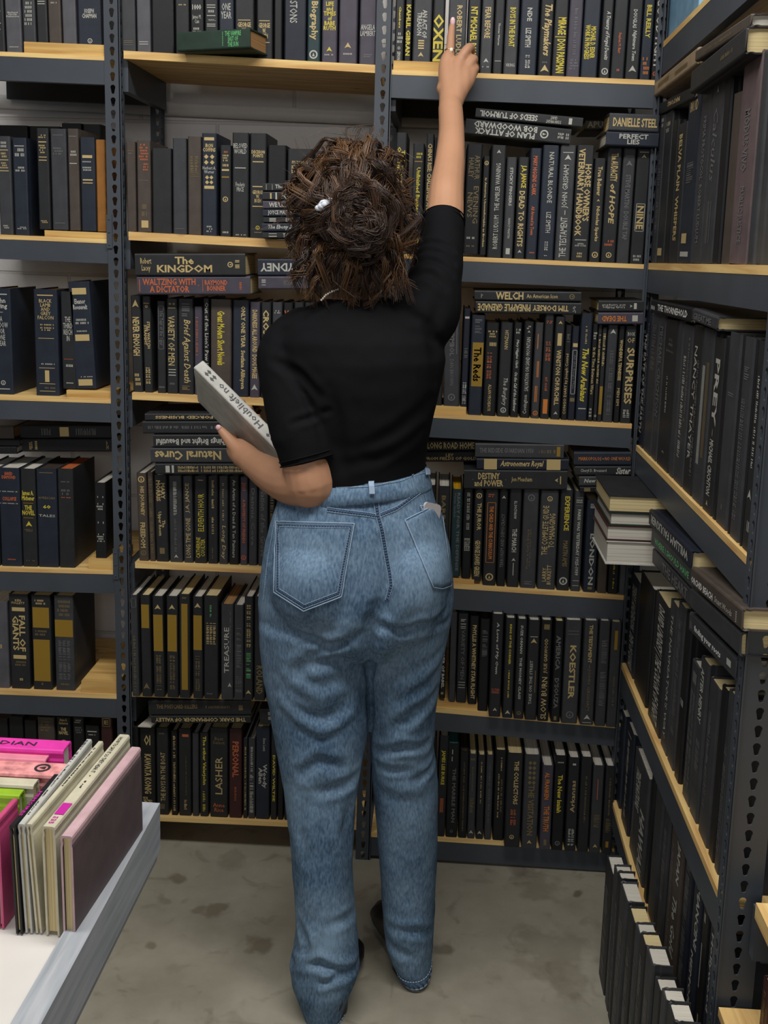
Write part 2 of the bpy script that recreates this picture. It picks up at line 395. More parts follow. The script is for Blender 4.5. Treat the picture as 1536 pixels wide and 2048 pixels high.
def wall_mat():
    m = bpy.data.materials.new('painted_block_wall'); m.use_nodes = True; nt = m.node_tree; N = nt.nodes; L = nt.links
    b = N['Principled BSDF']; b.inputs['Roughness'].default_value = .8
    tc = N.new('ShaderNodeTexCoord'); mp = N.new('ShaderNodeMapping'); mp.inputs['Rotation'].default_value = (math.radians(-90), 0, 0)
    L.new(tc.outputs['Object'], mp.inputs['Vector'])
    br = N.new('ShaderNodeTexBrick'); br.inputs['Scale'].default_value = 1; br.inputs['Brick Width'].default_value = .40; br.inputs['Row Height'].default_value = .2
    br.inputs['Mortar Size'].default_value = .005; br.inputs['Mortar Smooth'].default_value = .4
    br.inputs['Color1'].default_value = srgb(236, 233, 230); br.inputs['Color2'].default_value = srgb(230, 228, 228); br.inputs['Mortar'].default_value = srgb(214, 212, 209)
    L.new(mp.outputs[0], br.inputs['Vector']); L.new(br.outputs['Color'], b.inputs['Base Color'])
    bp = N.new('ShaderNodeBump'); bp.inputs['Strength'].default_value = .7; bp.inputs['Distance'].default_value = .004; bp.invert = True
    n = N.new('ShaderNodeTexNoise'); n.inputs['Scale'].default_value = 90; L.new(tc.outputs['Object'], n.inputs['Vector'])
    ad = N.new('ShaderNodeMath'); ad.operation = 'MULTIPLY_ADD'; ad.inputs[1].default_value = .3
    L.new(n.outputs[0], ad.inputs[0]); L.new(br.outputs['Fac'], ad.inputs[2]); L.new(ad.outputs[0], bp.inputs['Height']); L.new(bp.outputs[0], b.inputs['Normal'])
    return m
M_wall = wall_mat()
mb = MB(); mb.box(-2.2, 2.4, YW, YW+.1, 0, 2.98); struct('wall_back', mb, M_wall)
# conduit running along the wall
mb = MB(); a = PYd(-60, 200, YW-.016); b_ = PYd(1300, 262, YW-.016)
mb.tube([a, b_], .017, 14); o = mb.build('conduit_pipe', M_wall, None, True)
tag(o, 'painted round pipe running along the block wall behind the shelves', 'pipe')
o.data.materials[0] = mat('painted_pipe', srgb(222, 220, 217), .5)
# ------------------------------------------------------------------ racks
def keyhole(cx, cz, s=1.0):
    "teardrop slot outline, 14 points, ccw"
    R1 = .0058*s; R2 = .0034*s; pts = []
    for k in range(8):
        a = math.radians(-35+250*k/7); pts.append((cx+R1*math.cos(a), cz+.004*s+R1*math.sin(a)))
    for k in range(6):
        a = math.radians(200+140*k/5); pts.append((cx+R2*math.cos(a), cz-.0065*s+R2*math.sin(a)))
    return pts
def flange(mb, O, U, V, Nn, w, L, pitch=.027, th=.0022):
    "perforated strip: O lower-left corner, U across (unit), V along (unit), Nn thickness direction"
    n = int(L/pitch); pitch = L/n
    for i in range(n):
        z0 = i*pitch; z1 = z0+pitch
        kp = keyhole(w*.5, z0+pitch*.5)
        m = len(kp)
        op = []
        for (x, z) in kp:       # matching point on the cell's border
            dx, dz = x-w*.5, z-(z0+pitch*.5)
            s = min((w*.5)/max(abs(dx), 1e-6), (pitch*.5)/max(abs(dz), 1e-6))
            op.append([min(max(w*.5+dx*s, 0), w), min(max(z0+pitch*.5+dz*s, z0), z1)])
        for lay in (0, th):
            vs = [O+U*x+V*z+Nn*lay for x, z in kp]+[O+U*x+V*z+Nn*lay for x, z in op]
            vs += [O+U*x+V*z+Nn*lay for x, z in ((0, z0), (w, z0), (w, z1), (0, z1))]
            fs = []
            for k in range(m):
                k2 = (k+1) % m; A, B = op[k], op[k2]
                f = [k, k2, m+k2, m+k]
                # insert corner when the border changes side
                def side(p):
                    s = set()
                    if abs(p[0]) < 1e-7: s.add('l')
                    if abs(p[0]-w) < 1e-7: s.add('r')
                    if abs(p[1]-z0) < 1e-7: s.add('b')
                    if abs(p[1]-z1) < 1e-7: s.add('t')
                    return s
                sa, sb = side(A), side(B)
                if not (sa & sb):
                    al = sa | sb
                    c = 0 if {'l', 'b'} <= al else 1 if {'r', 'b'} <= al else 2 if {'r', 't'} <= al else 3
                    f = [k, k2, m+k2, 2*m+c, m+k]
                fs.append(tuple(f) if lay == 0 else tuple(reversed(f)))
            mb.add(vs, fs)
        v1 = [O+U*x+V*z for x, z in kp]; v2 = [q+Nn*th for q in v1]
        mb.add(v1+v2, [((k+1) % m, k, m+k, m+(k+1) % m) for k in range(m)])
    for a, b in ((0, 1), (1, 0)):
        x = w*a
        mb.add([O+U*x, O+U*x+V*L, O+U*x+V*L+Nn*th, O+U*x+Nn*th], [(0, 1, 2, 3)])
def child(mb, name, m, root, smooth=False):
    shift_mb(mb, root.location); return mb.build(name, m, root, smooth)
def post(root, top, bot, U, Dp, w=.037, name='post', w2=.034):
    "L-section upright: flange across U, second flange going in along Dp from the far end of U"
    mb = MB(); V = (top-bot); L = V.length; V = V/L
    flange(mb, bot, U, V, Dp, w, L)
    flange(mb, bot+U*(w-.0022 if w2 > 0 else 0), Dp, V, -U if w2 > 0 else U, abs(w2), L)
    return child(mb, name, M_post, root)
SH = {}
def backshelf(root, key, ln, edge, beam, xa, xb, depth=.36, yf=None, mw=None):
    (x0, y0, x1, y1) = ln; yf = yf or Z0
    A = PYd(x0, y0, yf); B = PYd(x1, y1, yf)
    sl = (B.z-A.z)/(B.x-A.x); z = lambda x: A.z+sl*(x-A.x)
    th = abs(PYd(x0, y0, yf).z-PYd(x0, y0+edge, yf).z)
    SH[key] = z
    mb = MB(); c = []
    for zz in (-th, 0):
        c += [Vector((xa, yf, z(xa)+zz)), Vector((xb, yf, z(xb)+zz)), Vector((xb, yf+depth, z(xb)+zz)), Vector((xa, yf+depth, z(xa)+zz))]
    mb.hexa(c); child(mb, 'shelf_board', mw or M_wood, root)
    if beam:
        bh = abs(PYd(x0, y0+edge, yf).z-PYd(x0, y0+edge+beam, yf).z)
        for (ya, nm) in ((yf+.0005, 'beam'), (yf+depth-.02, 'beam')):
            mb = MB(); c = []
            for zz in (-th-bh, -th-.0005):
                c += [Vector((xa, ya, z(xa)+zz)), Vector((xb, ya, z(xb)+zz)), Vector((xb, ya+.018, z(xb)+zz)), Vector((xa, ya+.018, z(xa)+zz))]
            mb.hexa(c); child(mb, nm, M_post, root)
    return z
def xat(px, py, y=Z0): return PYd(px, py, y).x
def zline(px0, px1):            # an upright's axis between two pixels on the front plane
    return PYd(*px0, Z0), PYd(*px1, Z0)
def upright(root, pt, pb, w=.036, rear=True, front=True):
    "front-left corner pixels at the top and bottom of the picture"
    T, B = zline(pt, pb); s = (T-B)/(T.z-B.z)
    top = B+s*(2.35-B.z); bot = B+s*(0.0-B.z)
    top.y = bot.y = Z0-.0025
    U = Vector((1, 0, 0)); Dp = Vector((0, 1, 0))
    if front: post(root, top, bot, U, Dp, w)
    if rear:
        off = Vector((0, .365, 0)); m = MB(); V = (top-bot); L = V.length; V = V/L
        flange(m, bot+off, U, V, Dp, w, L); flange(m, bot+off-Dp*.034+U*(w-.0022), Dp, V, -U, .034, L)
        child(m, 'post', M_post, root)
    return (top, bot)
def side_braces(root, key, x, kind=0):
    "end rails running front to back under each shelf"
    for k in key:
        z = SH[k](x); mb = MB(); mb.box(x-.009, x+.009, Z0+.02, Z0+.345, z-.085, z-.012); child(mb, 'side_rail', M_post, root)
def postx(T, B, z): return B.x+(T.x-B.x)*(z-B.z)/(T.z-B.z)
RA = empty('shelving_rack', (-1.05, Z0+.18, 0)); RB = empty('shelving_rack', (-.36, Z0+.18, 0)); RC = empty('shelving_rack', (.15, Z0+.18, 0))
tag(RA, 'left steel rack with pine boards, cut off by the photo edge', 'shelving rack', 'steel shelving racks')
tag(RB, 'middle steel rack, its boards without front beams, left of the woman', 'shelving rack', 'steel shelving racks')
tag(RC, 'steel rack with beams behind the raised arm, right of centre', 'shelving rack', 'steel shelving racks')
TA, BA = upright(RA, (207, 0), (236, 1500))
TB, BB = upright(RB, (754, 0), (711, 1719))
TC, BC = upright(RC, (1319, 0), (1219, 1690), w=.02)
xAB = xat(232, 700)+.018; xBC = xat(748, 700)+.018; xCD = xat(1282, 700)
XL = xat(-90, 700)
for k, ln, e, b in (('A1', (0, 103, 208, 112), 9, 48), ('A2', (0, 469, 215, 478), 9, 40), ('A3', (0, 790, 223, 797), 10, 38),
                    ('A4', (0, 1135, 230, 1141), 8, 38), ('A5', (0, 1380, 233, 1389), 9, 38), ('A6', (0, 1640, 235, 1645), 9, 36)):
    backshelf(RA, k, ln, e, b, XL, xat(ln[2]+6, ln[3]))
for k, ln, e in (('B1', (245, 101, 755, 130), 16), ('B2', (255, 463, 755, 489), 17), ('B3', (262, 785, 750, 808), 14), ('B4', (268, 1124, 740, 1144), 12),
                 ('B5', (262, 1384, 735, 1400), 9), ('B6', (265, 1632, 720, 1652), 8)):
    backshelf(RB, k, ln, e, 0, xat(ln[0]+2, ln[1]), xat(ln[2]+2, ln[3]), depth=.35)
for k, ln, e, b in (('C1', (781, 139, 1307, 160), 10, 46), ('C2', (785, 507, 1295, 529), 9, 41), ('C3', (780, 822, 1260, 848), 9, 39), ('C4', (760, 1158, 1248, 1191), 9, 42),
                    ('C5', (750, 1404, 1238, 1447), 10, 36), ('C6', (745, 1665, 1225, 1697), 9, 37)):
    backshelf(RC, k, ln, e, b, xat(ln[0]-3, ln[1]), xat(ln[2]+4, ln[3]))
side_braces(RB, ('B1', 'B2', 'B3', 'B4', 'B5', 'B6'), xat(247, 700)+.004)
side_braces(RC, ('C1', 'C2', 'C3', 'C4', 'C5', 'C6'), xBC+.006)
for k in ('A1', 'A2', 'A3', 'A4', 'A5', 'A6'):     # riveted brackets where beams meet the upright
    z = SH[k](xAB)
    if k in ('A2', 'A4'):
        mb = MB(); x = postx(TA, BA, z); mb.box(x-.0015, x+.011, Z0-.0062, Z0-.0028, z-.02, z+.055)
        for q in (-.012, .016, .045): mb.ball((x+.0045, Z0-.0065, z+q), .0022, n=6)
        child(mb, 'bracket', M_post, RA)
# ---- the rack along the right-hand wall
XD = PYd(1300, 497, Z0-.02).x
RD = empty('shelving_rack', (XD+.17, 1.9, 0)); tag(RD, 'right hand steel rack running forward at right angles, spines facing the aisle', 'shelving rack', 'steel shelving racks')
DSH = {}
def sideshelf(key, ln, ln2, th, dz=0):
    A = PXd(ln[0], ln[1], XD); B = PXd(ln[2], ln[3], XD); C = PXd(ln2[0], ln2[1], XD); D = PXd(ln2[2], ln2[3], XD)
    sl = (B.z-A.z)/(B.y-A.y); z = lambda y: A.z+sl*(y-A.y)
    DSH[key] = z; bh = (A.z-C.z+B.z-D.z)/2-th
    ya, yb = DY0, DY1
    mb = MB(); mb.hexa([Vector((XD, yb, z(yb)-th)), Vector((XD+.34, yb, z(yb)-th)), Vector((XD+.34, ya, z(ya)-th)), Vector((XD, ya, z(ya)-th)),
                        Vector((XD, yb, z(yb))), Vector((XD+.34, yb, z(yb))), Vector((XD+.34, ya, z(ya))), Vector((XD, ya, z(ya)))])
    child(mb, 'shelf_board', M_woody, RD)
    for x in (XD+.0005, XD+.32):
        mb = MB(); mb.hexa([Vector((x, yb, z(yb)-th-bh)), Vector((x+.018, yb, z(yb)-th-bh)), Vector((x+.018, ya, z(ya)-th-bh)), Vector((x, ya, z(ya)-th-bh)),
                            Vector((x, yb, z(yb)-th)), Vector((x+.018, yb, z(yb)-th)), Vector((x+.018, ya, z(ya)-th)), Vector((x, ya, z(ya)-th))])
        child(mb, 'beam', M_post, RD)
    print('D', key, A, B, 'bh', bh)
M_woody = wood_mat('pine_board_lengthwise', srgb(206, 160, 100), srgb(240, 208, 140), 1)
nf = [PXd(1511, 950, XD), PXd(1489, 1400, XD), PXd(1465, 1690, XD), PXd(1449, 1850, XD)]
print('near post y', [round(p.y, 3) for p in nf], [round(p.z, 2) for p in nf])
DY0 = Z0-.01; DY1 = nf[0].y-.03
sideshelf('D0', (1335, 75, 1408, 0), (1328, 136, 1502, 14), .012)
sideshelf('D1', (1300, 526, 1536, 530), (1300, 587, 1536, 623), .014)
sideshelf('D2', (1275, 893, 1510, 1130), (1275, 950, 1502, 1217), .012)
sideshelf('D3', (1288, 1433, 1451, 1818), (1257, 1433, 1366, 1695), .012)
sideshelf('D4', (1235, 1640, 1348, 2048), (1215, 1640, 1330, 2048), .012)
DSH['D5'] = lambda y: .0
def dpost(y, lean=0, sgn=1):
    U = Vector((0, -1, 0)); Dp = Vector((1, 0, 0))
    mb = MB(); bot = Vector((XD-.0025, y, 0)); top = Vector((XD-.0025, y+lean, 2.35)); V = top-bot; L = V.length; V /= L
    flange(mb, bot, U, V, Dp, .036, L)
    if sgn > 0: flange(mb, bot+U*.0338, Dp, V, -U, .055, L)
    else: flange(mb, bot, Dp, V, U, .036, L)
    return child(mb, 'post', M_post, RD)
YN = nf[0].y
dpost(YN, 0); dpost(DY0+.03, 0, -1)
for z in (DSH['D1'](YN), DSH['D2'](YN), DSH['D3'](YN)):
    mb = MB(); mb.box(XD+.06, XD+.34, YN-.030, YN-.014, z-.09, z-.012); child(mb, 'side_rail', M_post, RD)
# ------------------------------------------------------------------ rows of standing books
def kx(x): return .018-.0435*(x-235)/515.0     # how uprights lean across the picture
def row(rk, name, key, base, books, sb=.012, dep=.155, lean=0., grp=None, frm='left', n0=1, over=None):
    """standing row on a back rack. base: pixel line of the spines' feet.
       books: (x0, x1, ytop, tone, spec, pages, extra)   pixels at the foot"""
    (ax, ay, bx, by) = base; yb = lambda x: ay+(by-ay)*(x-ax)/(bx-ax)
    n = n0; out = []
    for b in books:
        x0, x1, yt, tone, spec = b[:5]; pg = b[5] if len(b) > 5 else 'c'; ex = b[6] if len(b) > 6 else {}
        y0 = yb(x0); y1 = yb(x1); up = ex.get('up', 0)
        s_ = ex.get('sb', over[1] if over and x0 > over[0] else sb); yy = Z0+s_
        P0 = PYd(x0, y0-up, yy); P1 = PYd(x1, y1-up, yy)
        k = kx((x0+x1)/2)+lean+ex.get('lean', 0)
        PT = PYd(x0-k*(y0-up-yt)*-1*-1, yt, yy)
        zb = SH[key]((P0.x+P1.x)/2)+.0004+(P0.z-PYd(x0, y0, yy).z if up else 0)
        h = PT.z-zb; dx = (PT.x-P0.x)/max(h, .01)
        dx = max(-.12, min(.12, dx))
        w = (P1.x-P0.x)*.985
        ez = Vector((dx, 0, 1)).normalized(); ey = Vector((0, 1, 0)); exv = ey.cross(ez)
        o = Vector((P0.x, yy, zb+(max(0, exv.z*-w) if exv.z < 0 else 0)))
        ob = book(o, exv, ey, ez, w, h, ex.get('d', dep), tone, spec, pg, worn=ex.get('worn', False))
        lab = look(w, tone, spec)+', '+ORD[n]+' from '+frm+', '+name
        tag(ob, ex.get('lab', lab), 'book', grp or ('books on the '+name)); n += 1; out.append(ob)
    return out
def riser(key, px0, px1, py, h=None, root=None, dep=.14, yoff=.004, label=''):
    x0 = xat(px0, py); x1 = xat(px1, py); z = SH[key]((x0+x1)/2)
    mb = MB(); h = h or .02
    za = SH[key](x0); zb = SH[key](x1)
    v = []
    for q in (.0003, h):
        v += [Vector((x0, Z0+yoff, za+q)), Vector((x1, Z0+yoff, zb+q)), Vector((x1, Z0+dep, zb+q)), Vector((x0, Z0+dep, za+q))]
    mb.hexa(v); o = mb.build('wooden_block', M_woodc)
    return tag(o, label, 'wooden block', 'wooden blocks raising books')
# ---------- left rack
riser('A1', 47, 207, 105, .024, label='long wooden block raising books on the top shelf, left rack')
row('A', 'top shelf, left rack', 'A1', (0, 103, 47, 103), [
 (-24, 11, -50, 'k', 'b w 46 47;h w 50 60 #4;b w 62 63;h w 66 72 #2', 'c'),
 (13, 45, -60, 'G', 'H w 50 57 @10-90 Richard/North/Patterson;h w 92 94 #1', 'c')], lean=.01)
row('A', 'top shelf, left rack', 'A1', (47, 103, 207, 107), [
 (47, 73, -60, 'g', 'h w 40 72 @15-85 #6', 'c', {'up': 12}), (75, 97, -70, 'k', 'b w 43 44;b w 46 47;h w 30 40 #2', 'c', {'up': 12}), (98, 124, -60, 'b', 'h w 40 43 #1', 'c', {'up': 12}),
 (126, 154, -50, 'G', '', 'c', {'up': 12}), (157, 205, -60, 'n', 'H w 48 60 @20-80 JOSEPH/CHAPMAN;O w 85 92 @40-60;h w 94 96 @25-75 #1', 'c', {'up': 12})], n0=3, lean=.01)
riser('A2', 88, 214, 470, .014, label='wooden block raising books on the second shelf, left rack')
row('A', 'second shelf, left rack', 'A2', (0, 467, 215, 473), [
 (0, 27, 272, 'g', 'h w 5 12 #2;b g 13.5 14.3;h g 16 22 #2;b g 23.5 24.3;h g 26 33 #3;b g 34.5 35.3;h w 90 94 #2', 'c'),
 (30, 59, 275, 'n', 'b w 8 8.8;h w 10 20 #2;h w 29 35 #2;h w 91 94 #2', 'c'),
 (78, 102, 256, 'k', 'h g 6 10 #2;b g 13 14;h g 16 25 #4;b g 28 28.8;b g 31 31.8;h g 91 94 #2', 'c', {'up': 14}),
 (105, 137, 257, 'g', 'b d 6 6.6;h d 18 26 #3;b d 93 93.6', 'c', {'up': 14}),
 (139, 161, 257, 'b', 'b d 7 8;h w 21 27 #2;b w 33.5 34.3', 'c', {'up': 14, 'd': .145}),
 (163, 193, 274, 'n', 'b g 19 22;h w 25 27 #1;h w 31 36 #2;b g 44.5 46;b g 48 49', 'c', {'up': 14})])
row('A', 'second shelf, left rack', 'A2', (0, 467, 215, 473), [(194, 213, 279, 'B', '', 't', {'up': 14, 'sb': .02})], n0=7)
row('A', 'second shelf, left rack, back row', 'A2', (0, 452, 215, 462), [
 (0, 62, 250, 'K', '', 'd', {'sb': .19}), (64, 126, 252, 'K', '', 'd', {'sb': .19}), (128, 168, 246, 'K', '', 'd', {'sb': .19}), (170, 206, 248, 'k', '', 'd', {'sb': .19})], dep=.13, grp='back row books in shadow')
riser('A3', 132, 225, 790, .016, label='wooden block under two books on the third shelf, left rack')
row('A', 'third shelf, left rack', 'A3', (0, 787, 223, 795), [
 (-12, 28, 576, 'n', 'b w 5 6;H w 9 20 John/Irving;b w 22 22.5 @40-60;h w 26 54 A/WIDOW/FOR/ONE/YEAR;O w 86 92 @38-62;b w 94.5 95.3', 'c'),
 (72, 120, 578, 'n', 'b g 5 6;h g 9 28 BLACK/LAMB/AND/GREY/FALCON;h g 32 34 #1;h g 35 39 #2;b g 45.5 46;h w 69 71 #1;b g 73.5 74;H g 76 87 @38-62 I;b g 88.5 89;h e 91.5 94 #1;b g 95.5 96', 'c'),
 (125, 153, 583, 'k', 'h w 10 66 THE/THIRD/REICH/IN;b r 69 69.4;h w 74 78 #1;h w 93 95 #1', 'c', {'up': 15, 'd': .14}),
 (151, 194, 563, 'n', 'b g 6 12;H w 16 26 Eleanor/Roosevelt;h w 34 40 #2;h w 45 47 #1;b g 49 55;h w 88 89.5 #1;b g 91 97', 'c', {'up': 15, 'lean': .05})])
row('A', 'fourth shelf, left rack', 'A4', (0, 1133, 230, 1141), [
 (-30, 1, 936, 'k', '', 'w'),
 (3, 45, 935, 'n', 'H r 4 11 JARED/DIAMOND;h w 23 24.5 @5-95 #1;H r 29 33 COLLAPSE;h w 35 36.5 @5-95 #1;h r 92 94 #1', 'w'),
 (46, 76, 937, 'k', 'H y 22 32 @8-92 James A./Michener;b y 34.5 35;H y 37 47 @8-92 THE/NOVEL;b y 49.5 50;A y 53 60 @28-72;h e 61 64 #2;h e 93 94.5 #1', 'w'),
 (77, 118, 937, 'n', 'b e 3.5 4.2;h e 28 30.5 @10-90 AMERICAN;H y 36.5 40 @30-70 60;h w 46 48.5 @10-90 TALES', 'd'),
 (119, 151, 937, 'k', 'h d 12 14 #1;h d 20 27 #2;h r 28 29.5 #1', 'o')])
riser('A4', 176, 232, 1138, .026, label='wooden block under the small black book on the fourth shelf, left rack')
row('A', 'fourth shelf, left rack', 'A4', (0, 1133, 230, 1141), [(191, 214, 965, 'K', 'h w 17 20 #1;h w 26 36 #3;h w 50 54 #1;h w 66 78 #4', 'w', {'up': 19})], n0=6)
row('A', 'fifth shelf, left rack', 'A5', (0, 1381, 233, 1389), [
 (-28, 20, 1203, 'G', 'h g 15 20 #1;h g 40 55 #2;O g 86 92', 'w'),
 (23, 62, 1188, 'k', 'h g 5 10 KEN/FOLLETT;b g 13.5 17.5;V g 22 60 FALL OF/GIANTS;b g 64 68;h e 70 76 #2;h g 88 92 @35-65 #1', 'c'),
 (67, 106, 1190, 'k', 'h g 4 10 #2;b y 12.5 34 @8-92;h e 36 43 #2;b y 46.5 91 @8-92;h e 92 96 @40-60 #1', 'c'),
 (112, 151, 1191, 'g', 'h e 4 22 #4;b y 25 43 @4-96;^ d 47 88 #3;h e 92 95 #1', 'c')])
riser('A5', 162, 236, 1386, .030, dep=.24, label='deep pale wooden block at the right of the fifth shelf, left rack')
row('A', 'bottom shelf, left rack', 'A6', (0, 1633, 235, 1638), [
 (-20, 22, 1436, 'K', '', 'd'), (24, 52, 1433, 'K', '', 'd'), (54, 78, 1440, 'K', '', 'd'),
 (80, 114, 1434, 'b', 'h e 3 14 #4', 'd'), (118, 146, 1434, 'K', 'H g 1 7 Anne A./Anderson;H g 10 17 THE/NOVEL;O g 22 28 @20-80', 'd'), (150, 172, 1434, 'K', 'h w 2 6 #2;h d 9 16 #3', 'd'),
 (174, 202, 1450, 'K', 'b w 6 7;h w 9 11 #1', 'd'), (205, 228, 1434, 'm', 'x g 1 9;H g 3 7 @30-70 E', 'd')], sb=.02)
# ---------- middle rack
row('B', 'top shelf, middle rack', 'B1', (245, 98, 755, 126), [
 (243, 272, -80, 'g', 'b e 88 88.6;b e 90 90.6;b d 92.5 93', 'c'), (274, 302, -80, 'G', 'b w 88 88.8;b w 90.6 91.4', 'c'), (304, 349, -80, 'K', '', 'c', {'worn': True}),
 (351, 379, -80, 'k', 'h g 46 48 #1', 'c'), (381, 408, -80, 'K', 'H w 46 52 1000;h w 57 66 James M./Cain;h w 70 84 #4', 'c'),
 (410, 436, -80, 'k', 'b w 46 46.8;b w 48.5 49.3;h w 51 55 #1;b w 57 57.8;h w 61 63 #2;b w 66 66.8;b w 68 68.8', 'c'),
 (438, 468, -80, 'n', 'h w 44 60 @15-85 ONE/YEAR', 'c'), (470, 508, -80, 'k', 'b g 60.5 61.3;H g 63 79 @15-85 GEORGE/W./BUSH;b g 82.5 83.3', 'c'),
 (513, 545, -80, 'k', 'b g 60.5 61.3;H g 63 79 @15-85 GEORGE/W./BUSH;b g 82.5 83.3', 'c'), (548, 564, -80, 'K', '', 'c'),
 (568, 612, -80, 'N', 'v w 40 62 @25-60 STONS', 'c'), (614, 640, -80, 't', 'V g 40 78 Biography;O w 88 97', 'c'),
 (643, 674, -80, 'p', 'H y 40 68 @10-90 LIFE/and/TIMES/of/BABE/RUTH;A y 84 90;h w 91 93 #1', 'c', {'worn': True}),
 (677, 714, -80, 'p', 'A g 79 86;h w 89 91.5 #1', 'c', {'worn': True}), (718, 752, -80, 'p', 'h w 61 72 @5-95 ANGELA/LAMBERT;h d 89 93 #2', 'c', {'worn': True})],
 sb=.012, lean=.005)
row('B', 'second shelf, middle rack', 'B2', (255, 462, 755, 484), [
 (254, 273, 283, 'b', 'b e 10 10.5;h d 12 14 #1', 'd', {'worn': True}), (275, 303, 281, 'b', 'h r 3 22 @15-85 #6;h r 24 33 @40-85 #3;b d 43 43.5;O T 1 1;h e 68 84 @25-75 #2;b g 87 95 @30-80', 'd', {'worn': True}),
 (305, 344, 296, 'k', '', 'd'), (346, 374, 276, 'g', 'b d 94 94.5', 'd'), (376, 403, 273, 'b', 'v e 20 40 #2;b e 38 38.4;b e 40 40.5', 'd', {'worn': True}),
 (404, 434, 266, 'n', 'b g 4 7;H g 10 18 @8-92 IRON/COFFINS;D g 20 31 @5-95;h w 32 39 @6-94 Herbert A./Werner;D g 40.5 50;b g 51 54;h w 90 97 @30-70 #3', 'd'),
 (440, 462, 290, 'k', 'h r 6 9 #1;h g 10 18 #3;h g 20 24 #1;b g 26 28;b y 34 35.4;O g 56 62 @20-80;h w 94 97 #1', 'd'),
 (464, 497, 265, 'k', 'h w 10 20 @8-92 BELOVED/WORLD;b w 33 33.8;h w 47 56 @22-78 Frederic/PRICE;h w 97 98.5 #1', 'd'),
 (499, 532, 266, 'k', 'H g 16 23 @10-90 DECISION/POINTS;b g 26.5 27.5;b g 50 51;H g 54 66 GEORGE/W./BUSH;b g 69 70;O y 88 92 @35-65;h g 94 95 #1', 'd'),
 (534, 571, 290, 'K', '', 'd', {'d': .13}), (573, 623, 297, 'k', 'h g 12 28 @15-85 marion/zimmer/bradley;h e 40 44 @20-60 #1', 'd'),
 (626, 655, 301, 'k', 'b r 4 4.6;b g 6 6.8;h g 9 26 CHIPS/OFF/THE', 'd'), (657, 697, 275, 'K', 'b w 4 5;H w 8 13 @8-92 Brian D_Amato;H y 16 32 @4-96 BEAUTY', 'd'), (699, 722, 281, 'k', '', 'd')], lean=0)
row('B', 'third shelf, middle rack', 'B3', (262, 781, 750, 804), [
 (266, 286, 591, 'k', 'A g 4 14;V g 22 62 @15-85 NEVER ENOUGH;h g 80 94 #3', 'c', {'lean': .015}), (289, 306, 592, 'k', 'b g 7 7.6;O g 9 12;V g 26 54 @15-85 STILL WATCH/STRAIGHT;v g 74 94 @20-80 #2', 'c', {'lean': .015}),
 (315, 332, 602, 'k', 'x d 5 52;v d 10 48 The Year of the Tiger;h d 92 95 #1', 'c'), (334, 356, 597, 'k', 'h g 4 7 #1;b g 9.5 10;v g 18 70 @15-75 VARIETY OF MEN;b w 74 74.8;b w 77 77.8;b w 80 80.8;h d 88 91 #1', 'c'),
 (357, 388, 597, 'k', 'v d 5 18 #1;i g 22 88 @25-80 Brief Against Death;v e 91 96 #1', 'c'), (389, 405, 613, 'p', 'v r 12 55 @20-50 #2', 'c'),
 (407, 419, 597, 'K', 'v w 4 90 @10-90 Out of the Lion_s Paw | Ringold', 'c'), (421, 463, 598, 'b', 'V y 12 68 @32-68 Great Modern Short Novels', 'c'),
 (465, 497, 600, 'n', 'V g 6 92 @45-80 ONLY ONE YEAR  Svetlana Alliluyeva', 'c'), (499, 519, 604, 'p', 'V g 8 80 @25-75 DARKNESS ALL AROUND  DOUG MAGEE;A w 86 94', 'c'),
 (521, 541, 604, 'k', 'V g 8 60 @20-80 CROSS KILL', 'c'), (543, 563, 604, 'g', 'h w 8 12 #2', 'c'), (565, 584, 605, 'K', 'H r 8 14 @10-90 W', 'c'), (586, 605, 604, 'k', '', 'c'), (607, 628, 605, 'k', '', 'c')])
row('B', 'fourth shelf, middle rack', 'B4', (268, 1121, 740, 1141), [
 (278, 298, 946, 'b', 'O g 3 11;V g 15 48 @25-75 HIS JOURNEY;V g 56 85 @25-75 FREEDOM;O e 88 94', 'w', {'lean': .02}), (300, 311, 944, 'b', 'v e 5 35 #2;v e 40 90 #1', 'w', {'lean': .02}),
 (313, 338, 950, 'k', 'V g 6 30 @15-85 MARY/MORRIS;V g 42 70 @20-80 The/Upper Room;b e 84 91 @30-70', 'w', {'lean': .02}), (340, 366, 951, 'g', 'v w 7 45 @30-65 #1;v d 50 88 @35-60 #1;A w 91 96', 'w', {'lean': .01}),
 (368, 387, 952, 'g', '^ g 48 94 @25-75 LONG TIME GONE;^ g 8 42 @25-75 J.A. JANCE', 'w', {'lean': .01}), (389, 414, 952, 'k', 'b g 4 4.8 @30-70;^ y 20 63 @30-78 ELEVENTH HOUR;^ y 70 94 @15-85 CATHERINE/COULTER', 'w'),
 (416, 436, 952, 'k', 'v g 5 36 @35-65 #1;v g 45 65 @35-65 #1;v e 80 94 @40-55 #1', 'w'), (438, 456, 952, 'g', 'v g 8 50 @35-60 #1;i g 56 94 @25-75 Long Day', 'w'),
 (458, 478, 952, 'K', 'v w 4 92 @35-65 An Artist of a Dead & Ten Painters', 'w'), (480, 495, 954, 'p', 'h r 6 16 #4;V r 25 75 @30-70 A PROPERTY OF FRIENDS;O r 88 95', 'w'),
 (497, 514, 950, 'g', 'v d 6 86 @30-70 Dennis Cove', 'w'), (516, 535, 948, 'g', 'i d 6 90 @25-75 A Nation of the Grove', 'w'), (537, 549, 950, 'K', 'v e 20 60 #1', 'w'), (551, 566, 952, 'k', '', 'w')])
